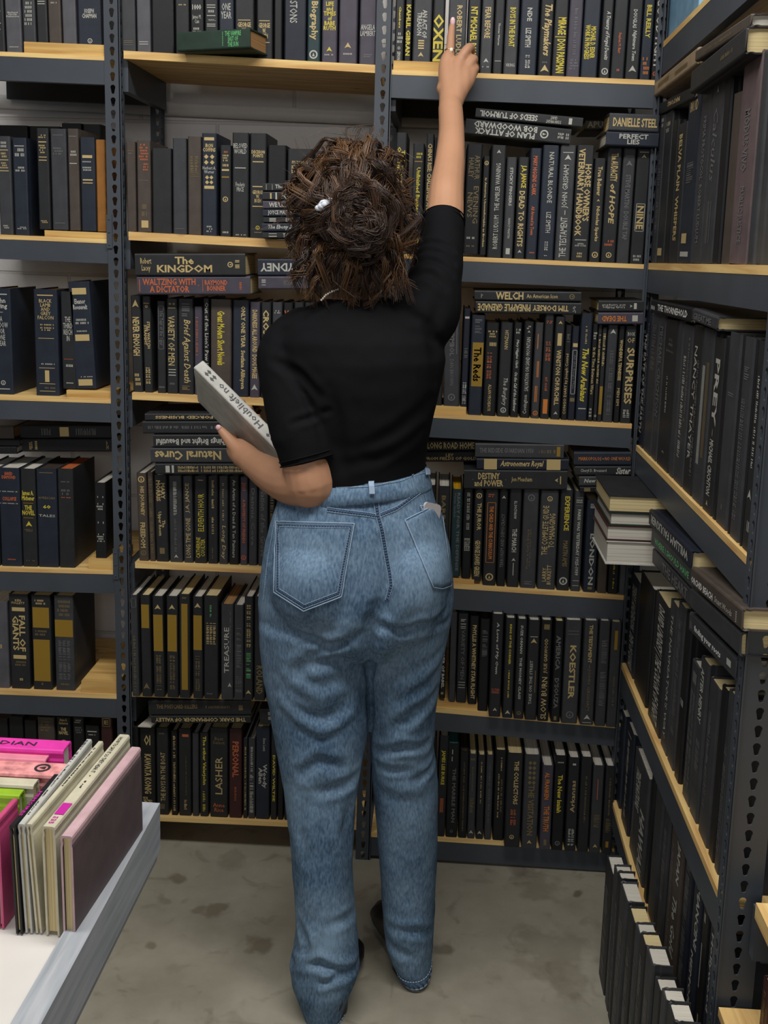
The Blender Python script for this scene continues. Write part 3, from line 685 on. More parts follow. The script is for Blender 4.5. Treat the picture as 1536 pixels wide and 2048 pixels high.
row('B', 'fifth shelf, middle rack', 'B5', (262, 1383, 735, 1400), [
 (264, 279, 1190, 'g', 'x d 3 12;^ e 40 96 @30-70 #1;h d 79 81 #1', 'w', {'lean': .01}), (284, 304, 1190, 'k', 'b y 9 32 @12-88;A e 86 94', 'c', {'lean': .01}), (308, 330, 1192, 'k', 'A g 8 14;b y 18 54 @8-92;v e 58 92 @25-75 #2', 'w', {'lean': .01}),
 (334, 357, 1192, 'k', 'A g 8 14;b y 18 54 @10-90;v e 58 92 @25-75 #2', 'w'), (359, 381, 1188, 'k', 'h e 2 5 #1;b y 9 92 @22-78', 'c'),
 (386, 406, 1193, 'k', 'A g 6 12;b y 18 52 @8-92;v e 58 92 @25-75 #2', 'w'), (408, 437, 1191, 'k', 'v n 8 20 @40-55 #1;v g 26 46 @15-85 #3;h d 94 96 #1', 'c'),
 (442, 467, 1208, 'g', '^ w 24 72 @25-65 TREASURE;A w 82 88 @55-85;v d 8 50 @70-80 #1', 't'), (468, 487, 1210, 'g', 'v d 24 66 #1;v d 75 92 #3', 'w'), (488, 506, 1193, 'k', 'v g 8 48 @25-75 #2;v n 54 78 #1;A g 90 95', 'w'),
 (508, 530, 1193, 'k', 'V e 66 94 @20-80 ROLAND', 'w'), (532, 546, 1196, 'k', '', 'w')], sb=-.024, lean=0, dep=.16)
row('B', 'bottom shelf, middle rack', 'B6', (265, 1634, 720, 1652), [
 (262, 279, 1455, 'K', '', 'd'), (281, 312, 1455, 'K', 'H g 8 20 @30-70 OI;V g 30 76 @30-75 KAWATA KONIG;V g 80 97 @20-80 JANE/DANCY', 'c'), (314, 338, 1455, 'k', 'h d 5 8 #1;^ g 28 84 @35-75 THE BOYS IN THE BOAT;h e 86 95 #1', 'c'),
 (343, 356, 1461, 'K', '^ g 6 60 @30-75 #1;^ g 62 94 @30-70 #1', 'c'), (358, 383, 1457, 'k', 'b r 6 9 @30-80;^ e 30 76 @55-65 #1;v g 80 92 @40-70 #1', 'c'), (385, 398, 1466, 'g', '', 'w'),
 (400, 417, 1465, 'k', 'V y 4 62 @25-75 The other Valerjohn;v y 68 94 @30-70 #1', 'w'), (420, 456, 1455, 'k', 'h e 10 18 Best/Select;^ g 32 74 @30-70 LASHER;h r 84 94 Anne/Rice', 'c'),
 (458, 484, 1457, 'm', 'V r 14 54 @25-75 PERSONAL;v r 64 80 @40-60 #1', 'c'), (486, 495, 1477, 'k', 'v g 10 90 @30-70 #1', 'w'), (496, 510, 1477, 'g', 'v w 10 40 @30-70 #1;v w 45 92 #1', 'w'),
 (511, 539, 1453, 'n', 'v w 12 26 @50-70 Steve Lewis;V w 40 66 @20-80 Woody/Allen;v w 90 94 #1', 'c'), (541, 553, 1450, 'k', 'V y 20 92 @30-70 DAVID WILTSE', 'c'), (555, 566, 1460, 'K', '', 'c'), (568, 584, 1455, 'k', '', 'c')])
# ---------- rack right of centre
riser('C1', 786, 885, 145, .020, label='wooden block raising four books on the top shelf, right of the middle upright')
row('C', 'top shelf, third rack', 'C1', (781, 138, 1307, 160), [
 (788, 806, -70, 'k', 'V y 42 64 @40-65 Chambers;h w 68 80 #3;O w 83 86 @30-70;V w 88 97 @30-70 SIMON', 'c', {'up': 14}), (808, 821, -70, 'K', 'V y 40 92 @15-85 KAHLIL GIBRAN', 'c', {'up': 14}),
 (824, 861, -70, 'g', 'V w 44 72 @20-75 AN ACT OF/TREASON;b g 74 75.5 @30-62;b g 76.5 78 @30-62;b g 79 80.5 @30-62;b g 81.5 83 @30-62;A g 86 92 @30-62', 'c', {'up': 10, 'worn': True}),
 (863, 886, -70, 'k', 'V y 48 95 @5-95 OXEN', 'c', {'up': 10}), (893, 930, -76, 'g', 'V g 40 94 @45-75 ROBERT LUDLUM', 'c', {'up': 6}), (932, 957, -76, 'k', 'V y 40 92 @20-75 NT MICHAEL PALMER', 'c'),
 (959, 983, -76, 'g', 'V g 40 68 @25-75 FEAR BEFORE;A w 86 91;h w 93 95 #1', 'c'), (985, 1004, -76, 'k', 'V w 54 74 @40-60 Thomas Warren;b w 88 88.5', 'c'), (1006, 1033, -76, 'g', 'V y 40 75 @30-75 BOYS IN THE BOAT;h w 90 93 VIKING', 'c'),
 (1036, 1072, -76, 'n', 'V w 40 52 @35-62 NDE;V w 58 75 @30-62 LIZ SMITH;v w 82 93 @35-65 #2', 'c'), (1075, 1102, -76, 'K', 'I g 36 82 @15-85 The Playmakers;A g 90 98;h d 87 89 #1', 'c'),
 (1103, 1130, -76, 'k', 'V y 48 97 @10-90 MIRAGE | DON PASSMAN', 'c'), (1132, 1159, -76, 'p', 'v d 40 80 @35-65 #1;h d 84 94 #4', 'c'), (1161, 1194, -76, 'n', 'V y 54 84 @12-78 MICHAEL D. EISNER/WORK IN PROGRESS', 'c'),
 (1198, 1219, -76, 'k', 'I w 42 84 @25-75 A Treasury of Forged Deceits;O w 91 97', 'c'), (1221, 1248, -76, 'k', 'V r 60 78 @35-62 Stephen M. Barr;h r 91 94 @40-70 #1', 'c'),
 (1250, 1277, -76, 'k', 'V w 40 56 @30-60 DOUGLAS;I w 58 84 @30-65 Nightmare Town;A w 88 95', 'c'), (1279, 1300, -76, 'n', 'V y 36 64 @25-70 BILL REILLY;h o 80 96 #4', 'c'), (1302, 1316, -76, 'K', 'V w 30 90 @15-85 GOOD FIGHT;O r 92 97', 'c')], sb=.006)
row('C', 'second shelf, third rack', 'C2', (785, 504, 1295, 526), [
 (786, 808, 265, 'k', 'V y 12 52 @15-85 THE WIDOW/OF THE SOUTH;A y 55 60;V y 64 90 @30-70 ROBERT HICKS', 'c', {'up': 7}), (820, 843, 287, 'k', 'h y 8 14 #2;b y 16 17;V y 22 66 @35-70 Unfinished Business;O y 88 93', 'c', {'up': 7}),
 (846, 861, 268, 'k', 'V g 8 97 @20-80 CHINA_S RISE: CHALLENGES AND OPPORTUNITIES', 'c', {'up': 7}), (863, 880, 275, 'k', '', 'c'), (882, 900, 280, 'k', '', 'c'), (902, 922, 290, 'k', '', 'c'),
 (926, 957, 288, 'K', 'v e 10 32 @15-85 ARTHUR/HAILEY;v e 38 72 @15-85 EVENING/NEWS;h w 84 87 #1;h e 92 94 #1', 'c', {'up': 6}), (959, 972, 312, 'K', 'O g 4 10;V g 22 92 @35-65 Is America Uncomfortable as Broken', 'c', {'up': 5}),
 (974, 1003, 290, 'k', 'A w 4 8;^ w 16 58 @35-68 THE AMBLER WARNING;^ w 62 92 @35-68 ROBERT LUDLUM', 'c'), (1005, 1025, 314, 'g', 'V w 10 48 @35-65 STICKY FINGERS;v w 60 80 @38-62 NANCY MARTIN;b w 90 96 @30-70', 'c'),
 (1028, 1049, 314, 'k', 'V y 8 30 @20-80 J.A. JANCE;V g 33 88 @20-75 DEAD TO RIGHTS;A w 91 95', 'c'), (1051, 1073, 296, 'n', 'V r 7 42 @25-65 MARY HIGGINS CLARK;V r 52 78 @30-60 All Around in Town;h r 93 95 #1', 'c'),
 (1075, 1107, 290, 'n', 'v w 6 50 @40-70 NATURAL BLONDE;v w 58 76 @40-70 LIZ SMITH;v w 84 97 @38-62 #2', 'c'), (1109, 1140, 290, 'g', 'b w 6 6.6;A w 8 14;^ w 17 54 @25-70 JOHN GRISHAM;l w 56 60;^ w 62 97 @25-70 THE TESTAMENT', 'c'),
 (1142, 1176, 290, 'k', 'V g 3 78 @10-90 HORSE OWNER_S/VETERINARY HANDBOOK;b w 81 81.6;h w 84 87 GIFFIN/AND GORE;h g 92 97 @30-70 #2', 'c'),
 (1178, 1200, 316, 'k', 'V g 8 36 @30-70 True Believer;A g 39 42;V g 46 80 @30-70 Nicholas Sparks;O g 90 96', 'c'), (1202, 1231, 292, 'k', 'V g 6 30 @25-75 The AUDACITY;I g 32 66 @30-70 of HOPE;h r 80 86 #2;O g 91 96', 'c'),
 (1233, 1258, 292, 'g', 'b d 8 8.6;A d 12 18;V d 24 80 @30-70 STEVE MARTINI  DOUBLE TAP', 'c'), (1260, 1287, 294, 'k', 'b w 4 4.6;A g 6 10;x w 48 72;V g 50 70 @25-75 NINE;h w 92 98 #2', 'c'),
 (1289, 1299, 300, 'N', 'v d 10 90 #1', 'c')], sb=.006)
riser('C3', 868, 932, 832, .018, label='wooden block under two books on the third shelf, beside the raised arm')
row('C', 'third shelf, third rack', 'C3', (780, 818, 1260, 845), [
 (862, 884, 615, 'k', '', 'c', {'up': 14}), (887, 919, 602, 'g', 'l d 5 50 @70-90;V d 13 52 @35-65 LOST SYMBOL;v d 55 80 @38-62 DAN BROWN;O d 88 95', 'c', {'up': 15, 'lean': .03}),
 (921, 934, 617, 'N', 'b w 8 10;v d 40 50 #1;v w 75 97 @20-80 #2', 'c', {'up': 15}), (936, 963, 630, 'n', 'v d 4 18 #1;b q 27 71 @14-94;V k 32 66 @24-80 The Reds', 'c'), (965, 991, 645, 'K', 'h g 8 16 #3;h g 20 26 #1;v r 32 60 @15-55 #2;v g 66 95 @35-60 ALLAN MICHEAUX', 'c'),
 (994, 1018, 645, 'k', 'v g 8 28 @35-65 HITZMANN;i w 58 88 @30-75 The Burglary;O w 90 96', 'c'), (1020, 1036, 645, 'K', 'h w 6 12 #2;I w 18 48 @30-70 Mary Higgins Clark;I w 52 94 @30-70 On the Call of the Sunflower', 'c'),
 (1040, 1059, 643, 'K', 'h w 4 8 #2;A w 9 12;^ w 16 72 @30-72 SALVATION ON SAND MOUNTAIN;^ w 76 96 @25-75 Covington', 'c'), (1062, 1078, 645, 'g', 'V o 8 32 @30-65 #1;V o 36 88 @25-75 #2;O o 92 97', 'c'),
 (1080, 1098, 628, 'k', 'h r 6 9 #2;v r 26 44 @20-80 #2;v r 60 74 @30-70 #1;b o 81 95 @25-75', 'c'), (1101, 1120, 633, 'k', 'A g 4 8;b g 16 28 @28-72;V g 32 86 @25-75 WINSTON CHURCHILL;A w 92 96', 'c'),
 (1122, 1134, 650, 'K', '^ g 30 94 @20-80 CONGO DIARY by Joseph Conrad;v d 8 20 #1', 'c'), (1135, 1149, 652, 'N', 'b g 18 22;x w 25 72;v d 30 66 @30-70 All the King_s Men;b e 76 80', 'c'), (1151, 1174, 626, 'n', 'v g 12 28 @40-60 #1;I y 32 82 @25-80 The New Arabians;b w 88 89', 'c'),
 (1175, 1185, 648, 'K', 'h w 8 16 #3;v g 24 72 @20-80 In the Time Between Wars;h w 86 96 #3', 'c'), (1186, 1193, 650, 'k', 'v g 10 60 #1;O w 92 96', 'c'), (1194, 1203, 655, 'k', 'v g 5 40 #1;b y 62 92', 'c'), (1205, 1225, 650, 'g', 'A w 4 10;v d 26 92 @30-70 #2', 'c'),
 (1227, 1238, 652, 'K', 'V g 14 56 @20-80 WONDERFUL TENNESSEE;v g 64 82 @25-75 MEN ISM', 'c'), (1240, 1262, 652, 'k', 'h w 6 10 BOOK;h g 12 17 OF;V g 22 80 @20-90 SURPRISES;v w 86 94 #2', 'c')], sb=.006)
riser('C4', 898, 948, 1172, .012, label='wooden block under thin dark books on the fourth shelf, beside the jeans pocket')
row('C', 'fourth shelf, third rack', 'C4', (760, 1156, 1248, 1188), [
 (848, 868, 970, 'K', '', 'w'), (872, 896, 972, 'k', 'V e 10 60 @30-65 BARBARA', 'w', {'up': 10}), (900, 920, 978, 't', 'v d 5 32 @20-40 Martin Garbus;V d 4 94 @50-80 READY FOR THE DEFENSE', 'y', {'up': 14}), (923, 941, 978, 'K', 'v w 4 45 @35-70 #2;v w 55 70 #3', 'c', {'up': 12}),
 (944, 962, 980, 'k', 'O g 3 9;V g 14 44 @20-80 THE JUROR;V g 55 95 @20-80 GEORGE DAWES GREEN', 'c', {'up': 8}), (965, 991, 979, 'k', 'h r 4 8 #2;x o 13 76;V o 17 72 @35-65 THE CHILD AND THE CURRICULUM;O g 87 95', 'c'), (993, 1010, 981, 'K', 'A w 5 9;^ d 24 80 @30-70 TERRORISM AND DEMOCRACY', 'c'),
 (1013, 1037, 978, 'k', 'V w 12 30 @38-62 E.L. DOCTOROW;V w 40 64 @30-70 THE MARCH;A w 70 74;l w 75 88', 'c'), (1040, 1071, 978, 'g', 'O d 5 12;^ e 40 78 @50-60 #1;^ e 40 80 @30-50 From a Cat_s Diary;v d 93 96 #1', 'c'),
 (1074, 1110, 981, 'g', 'O g 5 11 @35-65;^ g 15 65 @15-85 THE COMPLETE GUIDE/TO MANAGING;^ g 75 95 @25-75 LARRY/BURKETT', 'c'), (1113, 1138, 980, 'k', 'V y 6 40 @35-75 EXPERIENCE;V e 50 76 @35-75 MARTIN AMIS;O w 86 95', 'w'),
 (1141, 1160, 982, 'g', 'b d 6 6.6;h w 8 12 #2;b d 14 14.6;V w 18 84 @35-70 PARIS WAS YESTERDAY 1925-1939;b w 89 89.5;b w 94 94.5', 'c'), (1166, 1191, 1000, 'n', 'v w 4 8 #1;V w 36 92 @35-75 LONDON;b e 94 97 @35-70', 'c'),
 (1194, 1213, 1004, 'b', '', 'c'), (1215, 1236, 1004, 'K', 'v y 20 40 @30-70 #1;v y 66 94 @40-60 #1', 'c'), (1238, 1250, 1004, 'G', '', 'c')], sb=.006, lean=.01)
riser('C5', 870, 955, 1415, .016, label='wooden block under four dark books on the fifth shelf, right of the jeans')
row('C', 'fifth shelf, third rack', 'C5', (750, 1406, 1238, 1449), [
 (858, 876, 1222, 'K', '', 'c', {'up': 18}), (879, 890, 1222, 'K', 'V w 20 88 @25-75 LONG TOWER OF BABEL;h g 92 96 #1', 'c', {'up': 18}), (897, 910, 1224, 'g', '', 'c', {'up': 14}), (912, 932, 1227, 'k', 'v w 6 16 #1;v d 18 74 @35-70 VARIETY OF MEN;b w 77 77.6;b w 80 80.6;b w 83 83.6', 'e', {'up': 14}),
 (935, 953, 1232, 'K', 'V g 10 94 @30-75 PHYLLIS A WHITNEY STAR FLIGHT', 'd', {'up': 12}), (955, 975, 1238, 'K', 'v d 12 40 #1', 'd'), (978, 1001, 1228, 'k', 'I w 8 58 @35-65 A Love of My Own;h r 72 77 E.LYNN/HARRIS;A w 91 95', 'w'),
 (1005, 1025, 1236, 'k', 'V y 6 46 @40-62 KING OF THE CORNER;v y 52 82 @40-60 #1;A w 92 97', 'w'), (1028, 1047, 1238, 'k', 'V w 6 34 @35-62 SUZE ORMAN;V w 38 80 @35-62 THE MONEY CLASS;O e 92 96', 'w'), (1050, 1073, 1240, 'k', 'b w 16 16.6;A g 18 24;^ w 40 84 @25-50 TAKE ON THE STREET;l e 50 72 @70-80', 'w'),
 (1075, 1097, 1240, 'K', 'b e 4 9 @25-75;^ g 18 52 @35-75 JULIE GARWOOD;^ g 56 98 @25-75 SLOW BURN', 'w'), (1102, 1120, 1242, 'K', 'V d 14 48 @20-70 AMERICA;V d 56 86 @20-70 D_SOUZA;b e 94 98 @30-60', 'c'),
 (1123, 1155, 1240, 'g', 'b d 10 10.6;b d 13 13.6;V g 24 76 @32-72 KOESTLER;O d 88 95', 'w'), (1160, 1187, 1241, 'g', 'V g 4 40 @35-62 THE TESTAMENT;l e 42 46;v e 46 86 @35-62 JOHN GRISHAM;A w 90 96;b w 97.5 98', 'w'),
 (1190, 1211, 1242, 'g', 'v d 18 40 #1;v d 48 80 #1', 'w'), (1213, 1233, 1244, 'g', 'b y 8 26 @35-65;v e 50 80 @40-60 #1', 'c')], sb=.002, dep=.15, lean=.01, over=(975, -.024))
row('C', 'bottom shelf, third rack', 'C6', (745, 1664, 1225, 1697), [
 (852, 869, 1474, 'K', '', 'w'), (871, 889, 1472, 'k', 'V y 14 48 @20-70 JAMES LEE BURKE;V r 58 80 @30-70 #1', 'w', {'lean': -.02}), (891, 914, 1487, 'K', 'V w 5 20 @35-50 #2;V d 26 84 @45-75 THE MARBLE MAN;O d 92 95', 'e'),
 (916, 933, 1503, 'K', 'v e 12 92 @40-60 #1', 'd'), (934, 949, 1508, 'g', 'h e 4 8 #1;v e 15 44 @40-60 #1;v e 52 70 #1;A w 90 95', 'c'), (951, 966, 1510, 'k', 'v g 8 56 @40-60 #1;A w 90 95', 'c'), (968, 982, 1510, 'g', 'v d 10 80 @40-60 #1', 'c'),
 (985, 1007, 1500, 'K', 'v g 8 22 @50-65 #1;^ e 32 68 @55-75 #1;^ g 26 74 @30-45 #1', 'c'), (1009, 1040, 1506, 'k', 'V g 8 54 @45-75 THE COLLECTORS;v r 58 76 @30-70 #2;O g 86 92 @30-60', 'c'), (1043, 1074, 1509, 'g', 'D e 6 32 @20-80;V e 32 86 @30-70 THE VISITATION;A g 91 96', 'w'),
 (1079, 1101, 1531, 'p', 'V o 8 40 @25-65 AL FRANKEN;V o 48 78 @25-75 THE TRUTH;b e 88 95 @38-62', 'w'), (1103, 1126, 1511, 'K', 'h w 6 8 #1;V y 20 60 @30-70 The New Isaiah;O d 90 95', 'w'), (1130, 1152, 1515, 'k', 'b w 6 8 @35-65;^ g 24 58 @30-70 Arkansas;^ w 76 94 @20-80 #2', 'w'),
 (1155, 1177, 1514, 'k', 'v e 20 68 @40-60 #1', 'w'), (1179, 1201, 1531, 'g', 'V r 10 46 @40-60 #1;v e 56 70 #1;A g 90 95', 'w'), (1204, 1223, 1532, 'k', 'v e 14 56 @40-60 #1;v e 60 76 #1;b y 86 93 @35-65', 'w')], sb=.002, lean=.01, over=(1005, -.024))
# ---------- books lying flat on the back racks
def flat(px0, y0a, px1, th, tone, spec, inv=False, pages='c', sb=.01, dep=.155, tilt=0., rz=0., key=None, name='', d=None, soft=False, zfix=None):
    "px0..px1 spine along the shelf; y0a top edge pixel at px0; th thickness in pixels"
    yy = Z0+sb
    A = PYd(px0, y0a+th, yy); B = PYd(px1, y0a+th+tilt, yy); T = PYd(px0, y0a, yy)
    u = (B-A); L = u.length; u.normalize(); hz = (T.z-A.z)*.98
    d_ = Vector((0, 1, 0))
    if rz: rm = Matrix.Rotation(rz, 3, 'Z'); u = rm @ u; d_ = rm @ d_
    up = u.cross(d_)
    if zfix is not None: A.z = zfix
    if not inv: ob = book(A+u*L, up, d_, -u, hz, L, dep, tone, spec, pages, soft=soft)
    else: ob = book(A+up*hz, -up, d_, u, hz, L, dep, tone, spec, pages, soft=soft)
    tag(ob, name, 'book', 'books lying flat on the back racks')
    return ob
def stack(lst, z0, gap=.0006, **kw):
    "bottom first; each rests on the one below"
    z = z0
    for it in lst:
        px0, y0, px1, th, tone, spec, inv, name = it[:8]; k = dict(kw); k.update(it[8] if len(it) > 8 else {})
        ob = flat(px0, y0, px1, th, tone, spec, inv, name=name, zfix=z, **k)
        zs = [(ob.matrix_world @ v.co).z for v in ob.data.vertices]
        z = z+abs(ob.data.vertices[11].co.x*0+max(v.co.x for v in ob.data.vertices))+gap
    return z
stack([(355, 67, 512, 40, 'h', 'h n 62 64 @10-90 #1;V n 66 88 @10-90 THE VAMPIRE/EAST OF/THE SUN', False, 'worn dark green book lying flat with green lettering, jutting over the top shelf, middle rack',
        {'pages': 't', 'sb': -.035, 'rz': math.radians(-14), 'dep': .15})], SH['B1'](xat(430, 110))+.0015)
zz = SH['B2'](xat(560, 480))+.001
stack([(525, 464, 600, 13, 'k', 'V w 12 45 @20-80 #1;V w 55 95 @20-80 THE END', False, 'thin black book, bottom of the small stack left of her hair'),
       (524, 445, 602, 18, 'n', 'I w 15 95 @20-80 The Ebony Swan', False, 'navy book with script lettering, second up in the small stack left of her hair'),
       (527, 432, 600, 12, 'k', 'V w 12 40 @20-80 #1;V w 55 95 @20-80 #1', False, 'very thin black book, third up in the small stack left of her hair'),
       (526, 416, 598, 15, 'n', 'V w 14 95 @12-88 JOYCE MAYNARD', False, 'navy book with condensed silver lettering, middle of the small stack left of her hair'),
       (526, 398, 601, 17, 'p', 'V w 16 95 @22-82 WE_LL MEET', False, 'purplish grey book, third from top of the small stack left of her hair'),
       (525, 378, 602, 18, 'k', 'b g 20 24;b w 34 38 @10-90;V w 48 95 @15-85 FOLLY', False, 'black book with gold block, second from top of the small stack left of her hair'),
       (525, 360, 600, 17, 'k', 'b w 10 11;b w 26 27;V w 34 96 @20-80 The Vidocq', False, 'black book, topmost of the small stack left of her hair')], zz, sb=-.03)
zz = max(0, PYd(380, 592, Z0).z)
stack([(275, 555, 501, 38, 'p', 'b r 2 2.6;V r 5 52 @12-88 WALTZING WITH/A DICTATOR;l r 54 55;b r 58 58.4;V r 60 80 @20-80 RAYMOND/BONNER;h r 90 93 #1', False, 'purplish grey book with orange lettering lying under the thick black one, third shelf, middle rack', {'sb': -.018, 'tilt': 0}),
       (271, 506, 491, 46, 'k', 'v g 5 15 @15-80 Robert/Lacey;V g 20 70 @15-85 The/KINGDOM;O g 84 89;h g 90 96 @20-80 #1', False, 'thick black book with large gold lettering lying flat on top, third shelf, middle rack', {'sb': -.022})], zz, dep=.15)
zz = PYd(560, 580, Z0).z
stack([(517, 555, 640, 27, 'p', 'h w 4 14 #1;V d 34 80 @25-75 #1', False, 'purplish grey book lying flat below the navy one, left of her neck'),
       (516, 518, 640, 35, 'n', 'h w 3 10 #3;O w 12 28;V w 34 96 @25-75 SYDNEY', True, 'navy book with upside down silver lettering, lying left of her neck')], zz, sb=.0)
zz = PYd(400, 949, Z0).z
stack([(311, 925, 520, 23, 'k', 'v g 22 96 @20-80 #2;b w 10 14 @20-80;b w 16 18', False, 'black book at the bottom of the stack under the hand, fourth shelf, middle rack'),
       (302, 893, 516, 31, 'g', 'V g 34 96 @20-80 Natural Cures;v d 10 26 @40-60 #1', True, 'charcoal grey book, upside down gold lettering, second from bottom of stack by her hand'),
       (307, 865, 510, 27, 'k', 'b w 4 6 @20-80;V w 26 97 @20-80 Things Bright and Beautiful', True, 'black book with upside down silver lettering, middle of the stack by her hand'),
       (286, 838, 500, 26, 'k', 'v d 22 95 @35-65 #1', True, 'black book with faint lettering, second from top of the stack below the held book'),
       (290, 822, 500, 15, 'k', 'b g 10 14 @25-75;V g 35 90 @30-70 FORCED BUSINESS', True, 'thin black book, topmost of the stack below the held book')], zz, sb=-.02, pages='t')
zz = PYd(400, 1449, Z0).z
stack([(303, 1432, 502, 16, 'k', 'V g 5 96 @25-75 THE DARK COMMANDER OF VALLEY', True, 'thin black book lying under another, bottom shelf, middle rack'),
       (298, 1401, 503, 30, 'k', 'V e 8 48 @45-75 THE POSTCARD KILLERS;v e 56 80 @45-70 #1;b e 88 92 @35-70', False, 'black book lying on top of the bottom shelf row, middle rack')], zz, sb=-.008)
flat(520, 1417, 560, 32, 'k', 'h w 40 60 #1', False, 'w', sb=0, name='black book lying at the edge of the jeans above the bottom row, middle rack')
mb = MB(); q = [PYd(276, 1454, Z0+.0), PYd(302, 1454, Z0+.0)]; z1 = q[0].z
mb.hexa([Vector((q[0].x, Z0, z1)), Vector((q[1].x, Z0, z1)), Vector((q[1].x+.03, Z0+.12, z1)), Vector((q[0].x+.03, Z0+.12, z1)),
         Vector((q[0].x, Z0, z1+.003)), Vector((q[1].x, Z0, z1+.003)), Vector((q[1].x+.03, Z0+.12, z1+.003)), Vector((q[0].x+.03, Z0+.12, z1+.003))])
tag(mb.build('paper_sheets', PAGE['w']), 'small pad of cream paper on the leftmost bottom shelf books, middle rack', 'paper')
# left rack, lying
zz = PYd(100, 906, Z0+.06).z
stack([(45, 879, 224, 27, 'K', 'h g 8 12 #3;h g 14 18 #1;h g 94 97 #3', False, 'black book lying on the fourth shelf row, lower of two, left rack'),
       (41, 851, 222, 27, 'K', 'v d 24 34 #1;b g 44 54 @15-85;v d 62 84 #1', False, 'black book lying on the fourth shelf row, upper of two, left rack')], zz, sb=.06)
stack([(-40, 893, 34, 16, 'K', '', False, 'thin black book lying at the photo edge, lowest of three, fourth shelf, left rack', {'pages': 'w'}),
       (-40, 878, 40, 14, 'K', '', False, 'thin black book lying at the photo edge, middle of three, fourth shelf, left rack', {'pages': 'w'}),
       (-40, 852, 28, 26, 'b', '', False, 'dark brown book lying at the photo edge, top of three, fourth shelf, left rack', {'pages': 't'})], PYd(0, 910, Z0+.05).z, sb=.05, dep=.2)
# third rack, lying
zz = PYd(1030, 284, Z0).z
stack([(929, 235, 1139, 33, 'k', 'v w 2 12 @30-70 #2;O w 21 29;V w 32 92 @10-90 PLAN OF ATTACK/BOB WOODWARD', True, 'black book with two lines of upside down lettering, lying above the second shelf row', {'tilt': 22}),
       (950, 219, 1164, 21, 'k', 'b w 10 13 @20-80;v w 20 34 @15-85 SUSAN WRIGHT/GRANT;V w 42 96 @20-80 SEEDS OF TURMOIL', True, 'thin black book with upside down silver lettering, topmost above the second shelf row', {'tilt': 20})], PYd(929, 268, Z0).z, sb=.0)
flat(1170, 238, 1210, 22, 'K', 'V e 10 90 @20-80 APU', False, sb=.08, name='dark book with faint gold letters lying in shadow behind the right hand pair')
stack([(1211, 261, 1316, 30, 'n', 'V w 25 80 @15-85 PERFECT/LIES', False, 'navy book with widely spaced white letters, lying under the grey one', {'pages': 'w', 'tilt': 4}),
       (1217, 222, 1316, 37, 'g', 'V g 8 97 @25-75 DANIELLE STEEL', False, 'grey book with gold capitals lying topmost at the right end, second shelf', {'pages': 'c', 'tilt': 4})], PYd(1213, 293, Z0).z, sb=-.02)
stack([(951, 600, 1162, 25, 'k', 'h w 5 8 @20-80 #3;V g 12 46 @25-75 TIM DORSEY;V g 48 98 @20-80 PINEAPPLE GRENADE', True, 'black book with upside down gold capitals, lying above the third shelf row', {'tilt': 4}),
       (949, 577, 1162, 21, 'k', 'h w 6 8 @30-70 #2;V g 20 46 @12-88 WELCH;v g 49 78 @30-70 An American Icon;O e 89 94', False, 'black book with gold title lying topmost above the third shelf row', {'tilt': 3})], PYd(951, 626, Z0).z, sb=.0)
stack([(1196, 623, 1288, 25, 'p', 'b w 14 26 @25-75;V o 38 92 @30-75 THE DEAD', True, 'purplish grey book with upside down lettering, lower of the pair at right end, third shelf'),
       (1197, 597, 1290, 24, 'k', 'b w 18 24 @25-75;A w 27 34;v w 42 92 @30-70 Linda Phillips/and Campbell', True, 'black book with upside down silver lettering, upper of the pair at right end, third shelf')], PYd(1240, 650, Z0).z, sb=-.006)
stack([(928, 938, 1134, 40, 'k', 'l d 8 9;V g 10 38 @15-85 DESTINY/and POWER;l d 40 41;v g 46 66 @35-65 Jon Meacham;A g 88 92;b g 93 94 @30-70', False, 'black book with gold serif capitals, bottom of three lying beside the jeans', {'tilt': 2}),
       (953, 921, 1137, 24, 'N', 'b g 8 22 @5-95;I g 26 72 @18-82 Astronomers Royal;b g 76 91 @5-95', False, 'navy book with two gold blocks, middle of three lying beside the jeans', {'tilt': 2}),
       (950, 888, 1127, 30, 'g', 'V d 5 66 @35-70 THE BEDSIDE GUARDIAN 1950;v e 72 90 @35-65 #1;b y 92 96', False, 'charcoal grey book with worn capitals, topmost of three lying beside the jeans', {'tilt': 3})], PYd(930, 978, Z0).z, sb=-.002)
stack([(1160, 972, 1262, 12, 'K', 'b e 8 20 @20-80', False, 'thin black book, lowest of four lying at right end, fourth shelf'),
       (1158, 950, 1262, 21, 'g', 'I w 10 90 @25-75 New Moon Rising', False, 'charcoal grey book with silver script, second up of four at right end, fourth shelf'),
       (1150, 929, 1262, 20, 'k', 'v w 10 56 @30-70 Cheryl D. Broussard;I w 74 99 @15-85 Sister', False, 'black book with white script title, second from top of four at right end, fourth shelf'),
       (1148, 899, 1262, 28, 'n', 'v o 8 48 @38-64 MARKOPOLOS;l w 50 52;v o 54 99 @38-64 NO ONE WOULD', False, 'navy book with orange capitals, topmost of four lying at right end, fourth shelf')], PYd(1200, 986, Z0).z, sb=-.004)
stack([(846, 903, 958, 22, 'K', 'V g 4 96 @20-80 LEY / FROM FIELDS OF GOLD', False, 'black book in shadow with gold capitals, lower of two at the waistband'),
       (846, 878, 958, 23, 'K', 'V g 8 92 @20-80 LONG ROAD HOME', False, 'black book in shadow with gold capitals, upper of two at the waistband')], PYd(890, 926, Z0+.05).z, sb=.05)
